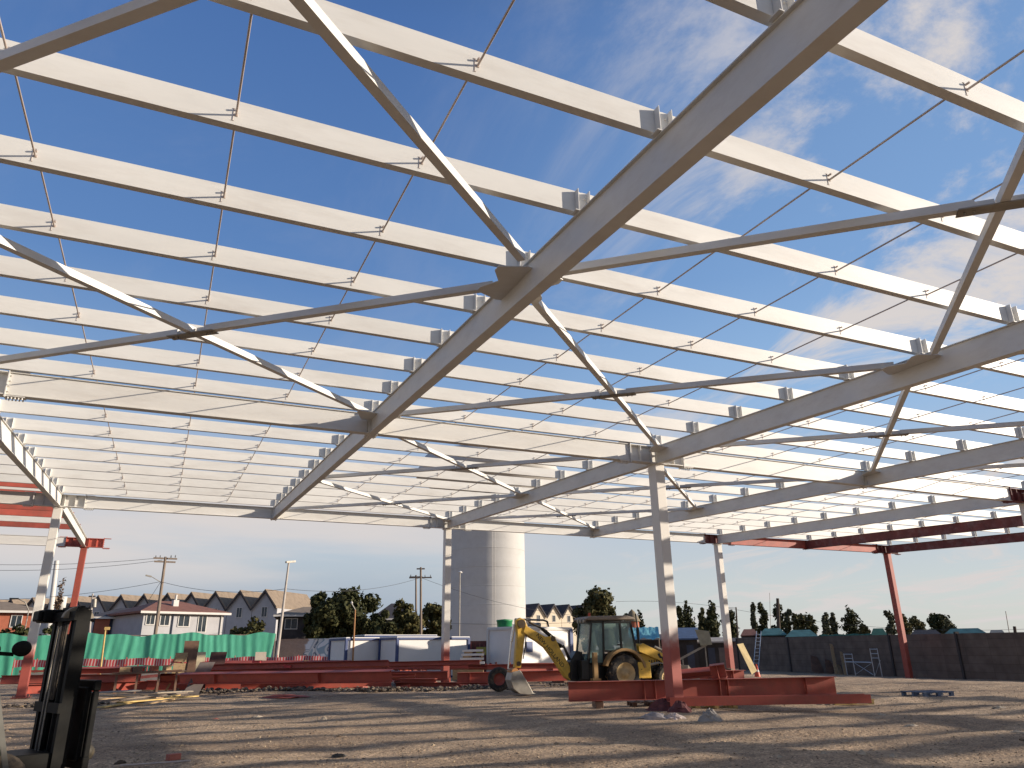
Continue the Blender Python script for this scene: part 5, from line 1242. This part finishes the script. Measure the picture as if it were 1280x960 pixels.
P = on(67, 91); z = zt(67, 746, 91); t = thing('rooftop_tank', 'white cylinder tank beside the leaning chimney pipe', 'tank', P); mb = MB(); mb.lathe([(.001, z), (.42, z), (.42, z-1.7), (.001, z-1.7)], 16); mb.build('body', TRIM, t); mb = MB()
for s in (-1, 1): mb.bar((s*.3, 0, 0), (s*.3, 0, z-1.7), .1, .1, (1, 0, 0))
mb.build('stand', BARK, t)
tree('dead_tree', 'bare brown vine covered trunk beside the leaning chimney pipe', 62, 90, 724, 10, leaf_mat('dry_leaves', (.06, .035, .02), (.13, .08, .05)), 'column', n=420, s=.2, seed=77, base=3.0)
P = on(922, 100); Q = at(920, 759, 100); t, d = pole('utility_pole', 'dark thin pole right of the far right white column', 'power pole', P, Q, .13, .09, BARK); mb = MB(); mb.tube(d+Vector((0, 0, -.1)), d+Vector((-1.2, .5, -.05)), .03, 5); mb.build('crossarm', BARK, t)
P = on(973, 102); Q = at(972, 748, 102); t, d = pole('mast', 'dark square mast standing among the trees beyond the wall', 'mast', P, Q, .22, .2, BARK)
P = on(962, 104); Q = at(962, 741, 104); t, d = pole('mast', 'very thin pale antenna left of the dark mast', 'mast', P, Q, .04, .03, STEEL)
P = on(1264, 92); Q = at(1257, 764, 92); t, d = pole('mast', 'thin leaning antenna at the right edge beyond the wall', 'mast', P, Q, .06, .04, STEEL)
P = on(1270, 90); Q = at(1268, 783, 90); t, d = pole('post', 'short dark post top beyond the wall at the right edge', 'post', P, Q, .2, .16, BARK)
P = on(2, 64); t = thing('street_lamp', 'curved lamp arm reaching in from the left edge', 'street lamp', on(26, 69)); mb = MB(); z = zt(8, 749, 69); mb.path([(0, 0, 0), (0, 0, z-1.0), (-.4, 0, z-.3), (-1.0, 0, z)], .05, 6); mb.build('pole', STEEL, t); mb = MB(); mb.box((-1.3, 0, z), (.7, .2, .12)); mb.build('lamp_head', BLACK, t)
def wire(a, b, sag, label, r=.018):
    a, b = Vector(a), Vector(b); m = (a+b)/2; n_ = 18; pts = [a.lerp(b, i/n_)-m-Vector((0, 0, sag*4*(i/n_)*(1-i/n_))) for i in range(n_+1)]
    mb = MB(); mb.path(pts, r, 5); tag(mb.build('cable', WIRE, None, loc=m), label, 'cable')
wire(at(-60, 704, 66), at(203, 697, 69), .35, 'upper overhead cable running left from the leaning power pole')
wire(at(-60, 711, 66), at(203, 700, 69), .45, 'second overhead cable running left, just below the upper one')
wire(at(-60, 750, 68), at(201, 727, 69), .5, 'lower overhead cable running left from the middle of the leaning power pole')
wire(at(201, 727, 69), at(357, 736, 65), .55, 'overhead cable between the leaning power pole and the concrete street lamp')
wire(at(357, 736, 65), at(526, 722, 84), .7, 'overhead cable between the concrete street lamp and the pair of power poles')
wire(at(185, 752, 70), at(201, 727, 69), .0, 'short stay cable coming down left from the leaning power pole')
wire(at(526, 722, 84), at(790, 772, 92), 1.2, 'overhead cable passing in front of the water tower')
wire(at(770, 752, 95), at(920, 762, 100), -.4, 'thin overhead cable behind the nearest column')
wire(at(560, 779, 60), at(720, 778, 60), .1, 'straight thin cable in front of the lower water tower', .012)
wire(at(920, 762, 100), at(1290, 786, 92), 1.0, 'thin overhead cable beyond the slab wall')

# ================================================================== SMALL THINGS IN THE YARD
def leanwall(px, off, lab, name, cat): 
    p = on_wall(px, off); return thing(name, lab, cat, (p.x, p.y, H(p.x, p.y)), wrz)
# ladder on the wall
p = on_wall(958, .55); pA = on(941, 70)
t = thing('ladder', 'aluminium ladder leaning on the left end of the slab wall', 'ladder', (pA.x, pA.y, H(pA.x, pA.y)), face_rz(945)-.1)
hL = zt(950, 789, 71)-H(pA.x, pA.y); mb = MB()
for s in (-1, 1): mb.bar((s*.23, 0, 0), (s*.19+.62, .9, hL), .07, .05, (1, 0, 0))
mb.build('rail', ALU, t); mb = MB()
for i in range(11):
    u = (i+.6)/11.5; mb.bar((-.22+.62*u, .9*u, hL*u), (.21+.62*u, .9*u, hL*u), .05, .045)
mb.build('rung', ALU, t)
c = gp(947, 846); t = thing('traffic_cone', 'small red traffic cone at the foot of the ladder', 'cone', (c.x, c.y, H(c.x, c.y))); mb = MB(); mb.lathe([(.001, .72), (.04, .72), (.17, .05), (.17, .03)], 18); mb.build('body', ORANGE, t); mb = MB(); mb.box((0, 0, .018), (.42, .42, .034)); mb.build('base', ORANGE, t); mb = MB(); mb.lathe([(.095, .42), (.125, .30)], 18); mb.v = [(v[0]*1.05, v[1]*1.05, v[2]) for v in mb.v]; mb.build('stripe', TRIM, t)
# scaffold frames
t = leanwall(1075, 1.4, 'steel tube scaffold frame with a cross rail standing before the slab wall', 'scaffold', 'scaffold'); wS = abs(on_wall(1094, 1.4).y-on_wall(1055, 1.4).y)
mb = MB(); W_ = 4.2
for x in (-W_/2, -W_/4, W_/4+.2, W_/2): mb.tube((x, 0, 0), (x-.05, 0, 1.9 if x > 0 else 1.55), .03, 6)
mb.build('upright', ALU, t); mb = MB()
for z in (.95,): mb.tube((-W_/2, -.05, z), (W_/4+.2, -.05, z), .035, 6)
for z in (1.25, 1.55, 1.85): mb.tube((W_/4+.2, -.02, z), (W_/2, -.02, z), .022, 6)
for z in (1.2, 1.5): mb.tube((-W_/2, -.02, z), (-W_/4, -.02, z), .022, 6)
mb.build('rail', ALU, t); mb = MB()
mb.tube((-W_/4, .05, .1), (W_/4, .05, .9), .02, 6); mb.tube((-W_/4, .05, .9), (W_/4, .05, .1), .02, 6); mb.tube((W_/4+.2, .05, .1), (W_/2, .05, 1.1), .02, 6); mb.build('brace', ALU, t)
def board(p, q, w, th, mat, label, cat='plank', name='plank', up=(0, 0, 1)):
    p, q = Vector(p), Vector(q); m = (p+q)/2; mb = MB(); mb.bar(p-m, q-m, w, th, up); return tag(mb.build(name, mat, None, loc=m, bevel=.004), label, cat)
for px, hh, w, lab, mt in ((1041, 2.3, .26, 'tall brown plank leaning on the slab wall left of the scaffold', WOOD), (1052, 1.7, .22, 'shorter plank leaning on the slab wall beside the scaffold', WOOD), (1046, .7, .35, 'short brown board at the foot of the tall leaning plank', WOOD)):
    p = on_wall(px, .75); q = on_wall(px-1, .12); z = H(p.x, p.y); board((p.x, p.y, z+.02), (q.x, q.y, z+hh), w, .04, mt, lab, up=(wd.x, wd.y, 0) if False else (-_fw0.x, -_fw0.y, .1))
for px, hh, w, lab in ((1018, 1.25, 1.0, 'dark brown sheet leaning on the slab wall, left of the two'), (1033, 1.0, .7, 'dark sheet leaning on the slab wall, right of the two')):
    p = on_wall(px, .7); q = on_wall(px+1, .12); z = H(p.x, p.y); board((p.x, p.y, z+.02), (q.x, q.y, z+hh), w, .03, PLY, lab, 'sheet', 'plywood_sheet', (-_fw0.x, -_fw0.y, .1))
# timber corner on the left
def sheet(px, ya, yb, wpx, lab, mat, leanx=0.0, leany=.35, zoff=0.0):
    p = gp(px, yb); D = p.dot(_fw0); h = zt(px, ya, D); w = wpx/978*D
    m = Vector((p.x, p.y, zoff)); mb = MB(); th = .03
    a = [(-w/2, 0, 0), (w/2, 0, 0), (w/2+leanx, leany, h-zoff), (-w/2+leanx, leany, h-zoff)]
    mb.add(a+[(x, y+th, z) for x, y, z in a], [(0, 1, 2, 3), (7, 6, 5, 4), (0, 4, 5, 1), (1, 5, 6, 2), (2, 6, 7, 3), (3, 7, 4, 0)])
    return tag(mb.build('plywood_sheet', mat, None, loc=m, rz=face_rz(px)), lab, 'sheet')
sheet(233, 801, 858, 17, 'tall brown board with two darker stripes standing among the timber on the left', PLY, .0, .2)
sheet(238, 828, 868, 18, 'grey brown sheet leaning in front of the tall brown board', PLYG, .55, .25)
sheet(263, 815, 863, 19, 'dark red brown panel on thin legs beside the red beam heap', M('dark_panel', (.07, .03, .025), .7, var=.3), .2, .3)
sheet(219, 816, 860, 14, 'pale wooden sheet half hidden behind the tall brown board', WOOD, .1, .3)
sheet(247, 815, 858, 10, 'pale yellow sheet peeping out right of the tall brown board', M('pale_ply', (.55, .46, .3), .8, var=.15), 0, .2)
sheet(323, 815, 850, 13, 'pale notice board with a faint red mark standing behind the beam heap', M('notice_white', (.62, .52, .40), .7, var=.08), 0, .1)
c = on(190, 36.5); t = thing('work_bench', 'rough site table of planks on trestle legs behind the loose timber', 'table', (c.x, c.y, 0), face_rz(190))
mb = MB(); mb.bar((-1.6, 0, .82), (1.6, .05, .9), .7, .05); mb.bar((-1.5, -.2, .87), (1.4, -.18, .95), .2, .05); mb.build('top', PLY, t)
for x in (-1.3, -.45, .45, 1.2):
    for s in (-1, 1):
        mb = MB(); mb.bar((x, s*.3, 0), (x, s*.22, .82+.02*x), .13, .09, (1, 0, 0)); mb.build('leg', PLY, t)
for i, (x, m_, lab) in enumerate(((-1.0, WOOD, 'pale offcut lying on the left end of the site table'), (-.5, PLY, 'dark block lying on the site table'), (.2, BRICKR, 'reddish block lying in the middle of the site table'), (.75, WOOD, 'pale block on the right part of the site table'))):
    mb = MB(); mb.box((0, 0, .12), (.45-.06*i, .3, .22)); v = Matrix.Rotation(face_rz(190), 3, 'Z') @ Vector((x, .02, 0)); tag(mb.build('offcut', m_, None, loc=(c.x+v.x, c.y+v.y, .875+.027*x+.045), rz=face_rz(190)+.2*i, bevel=.01), lab, 'offcut')
rr = random.Random(31)
PL = [((20, 883), (195, 868), .26, WOOD, 'long plank on the ground pointing to the grey brown sheet'), ((126, 884), (222, 869), .24, YWOOD, 'yellow plank lying in front of the site table'), ((150, 878), (245, 870), .30, YWOOD, 'yellow plank ending under the grey brown sheet'), ((128, 870), (200, 872), .3, WOOD, 'greyish plank at the back of the ground timber'),
      ((131, 876), (232, 866), .2, POLEW, 'weathered thin plank across the timber on the ground'), ((175, 881), (215, 874), .2, WOOD, 'short plank at the front of the timber on the ground'), ((195, 866), (240, 864), .3, STONE, 'pale board under the site table'), ((120, 866), (172, 863), .5, CONC, 'wide grey board at the left end of the site table')]
for i, (a, b, w, m_, lab) in enumerate(PL):
    z = .03+.045*i; board(gp(*a, z), gp(*b, z), w, .042, m_, lab)
for i, (px, D, h, lab) in enumerate(((200, 37.5, 1.5, 'slanting prop in the timber, left one of the two'), (214, 37.2, 1.6, 'slanting prop in the timber, right one of the two'))):
    p = on(px, D); board((p.x, p.y, .02), (p.x+.75, p.y+.2, h), .09, .07, WOOD, lab, 'prop', 'timber_prop', (0, 1, 0))
# ground litter near the camera
def _soft(l):
    return l
def lump(name, label, cat, px, py, rx, ry, rz_, mat, seed, z=.0):
    rr = random.Random(seed); p = gp(px, py); mb = MB(); n_, m_ = 14, 6; vs_ = [(0, 0, rz_*rr.uniform(.8, 1))]
    for j in range(1, m_+1):
        for i in range(n_):
            a = 2*math.pi*i/n_; k = j/m_; f = 1+.3*rr.uniform(-1, 1)*k; vs_.append((rx*k*f*math.cos(a), ry*k*f*math.sin(a), rz_*(1-k**2)*rr.uniform(.7, 1.1)-.01*(j == m_)))
    fs_ = [(0, 1+i, 1+(i+1) % n_) for i in range(n_)]+[(1+(j-1)*n_+i, 1+j*n_+i, 1+j*n_+(i+1) % n_, 1+(j-1)*n_+(i+1) % n_) for j in range(1, m_) for i in range(n_)]
    mb.add(vs_, fs_); return tag(mb.build(name, mat, None, loc=(p.x, p.y, H(p.x, p.y)+z), rz=face_rz(px)), label, cat)
lump('rag', 'dark maroon rag bunched round the foot of the nearest column', 'rag', 834, 889, .62, .30, .30, MAROON, 1)
lump('rag', 'maroon cloth on the right side of the foot of the nearest column', 'rag', 851, 893, .30, .22, .26, MAROON, 2)
lump('plastic_sheeting', 'crumpled grey sheeting left of the foot of the nearest column', 'sheeting', 818, 899, .42, .18, .16, RAG, 3)
lump('plastic_sheeting', 'pale crumpled sheeting in front of the nearest column', 'sheeting', 842, 899, .28, .14, .14, M('pale_sheeting', (.5, .42, .38), .7, var=.3), 4)
lump('concrete_lump', 'grey broken concrete lump right of the foot of the nearest column', 'concrete', 888, 903, .26, .20, .26, CONC, 5)
lump('red_sheet', 'faded red sheet lying flat on the ground in front of the beam heap', 'sheet', 352, 871, .95, .55, .10, M('faded_red_sheet', (.30, .07, .05), .8, var=.4, scale=4), 6)
lump('plastic_sheeting', 'black scrap of plastic lying on the gravel in the foreground', 'plastic', 423, 943, .17, .06, .06, BLACK, 7)
for i, (px, py, r, lab) in enumerate(((1030, 944, .05, 'small tan stone on the right, leftmost of the three in a row'), (1078, 946, .065, 'light tan stone on the right, middle one of the three in a row'), (1116, 945, .07, 'brown tan stone on the right, rightmost of the three in a row'), (322, 894, .16, 'pale chunk of rubble in front of the red sheet'), (1103, 894, .10, 'pale flat chunk below the blue pallet'), (1140, 907, .14, 'pale flat scrap on the ground below the blue pallet'), (1100, 893, .06, 'small pale stone left of the flat chunk'), (1272, 917, .14, 'pale flat scrap at the right edge'), (1250, 886, .18, 'white litter scrap on the right below the wall'), (270, 897, .10, 'reddish brick chunk on the gravel left of the pale chunk'), (405, 899, .09, 'pale flat stone right of the pale chunk'), (975, 948, .045, 'small grey stone in the right foreground'))):
    lump('stone', lab, 'stone', px, py, r, r*.8, r*(.9 if r < .1 else .3), BRICK if i == 9 else STONE, 50+i)
p = gp(216, 953); mb = MB(); mb.box((0, 0, .045), (.20, .11, .09)); tag(mb.build('brick', BRICK, None, loc=(p.x, p.y, H(p.x, p.y)-.005), rz=.5, bevel=.006), 'single red brick on the ground at the bottom left', 'brick')
a, b = gp(150, 957, .03), gp(238, 951, .11); mb = MB(); m = (a+b)/2; mb.tube(a-m, b-m, .012, 8); tag(mb.build('steel_rod', GALV, None, loc=m), 'thin metal rod lying across the single red brick', 'rod')
lump('soil_clod', 'dark clod of soil at the left end of the thin metal rod', 'soil', 150, 957, .09, .06, .05, M('dark_soil', (.09, .065, .045), .95, var=.3), 80)
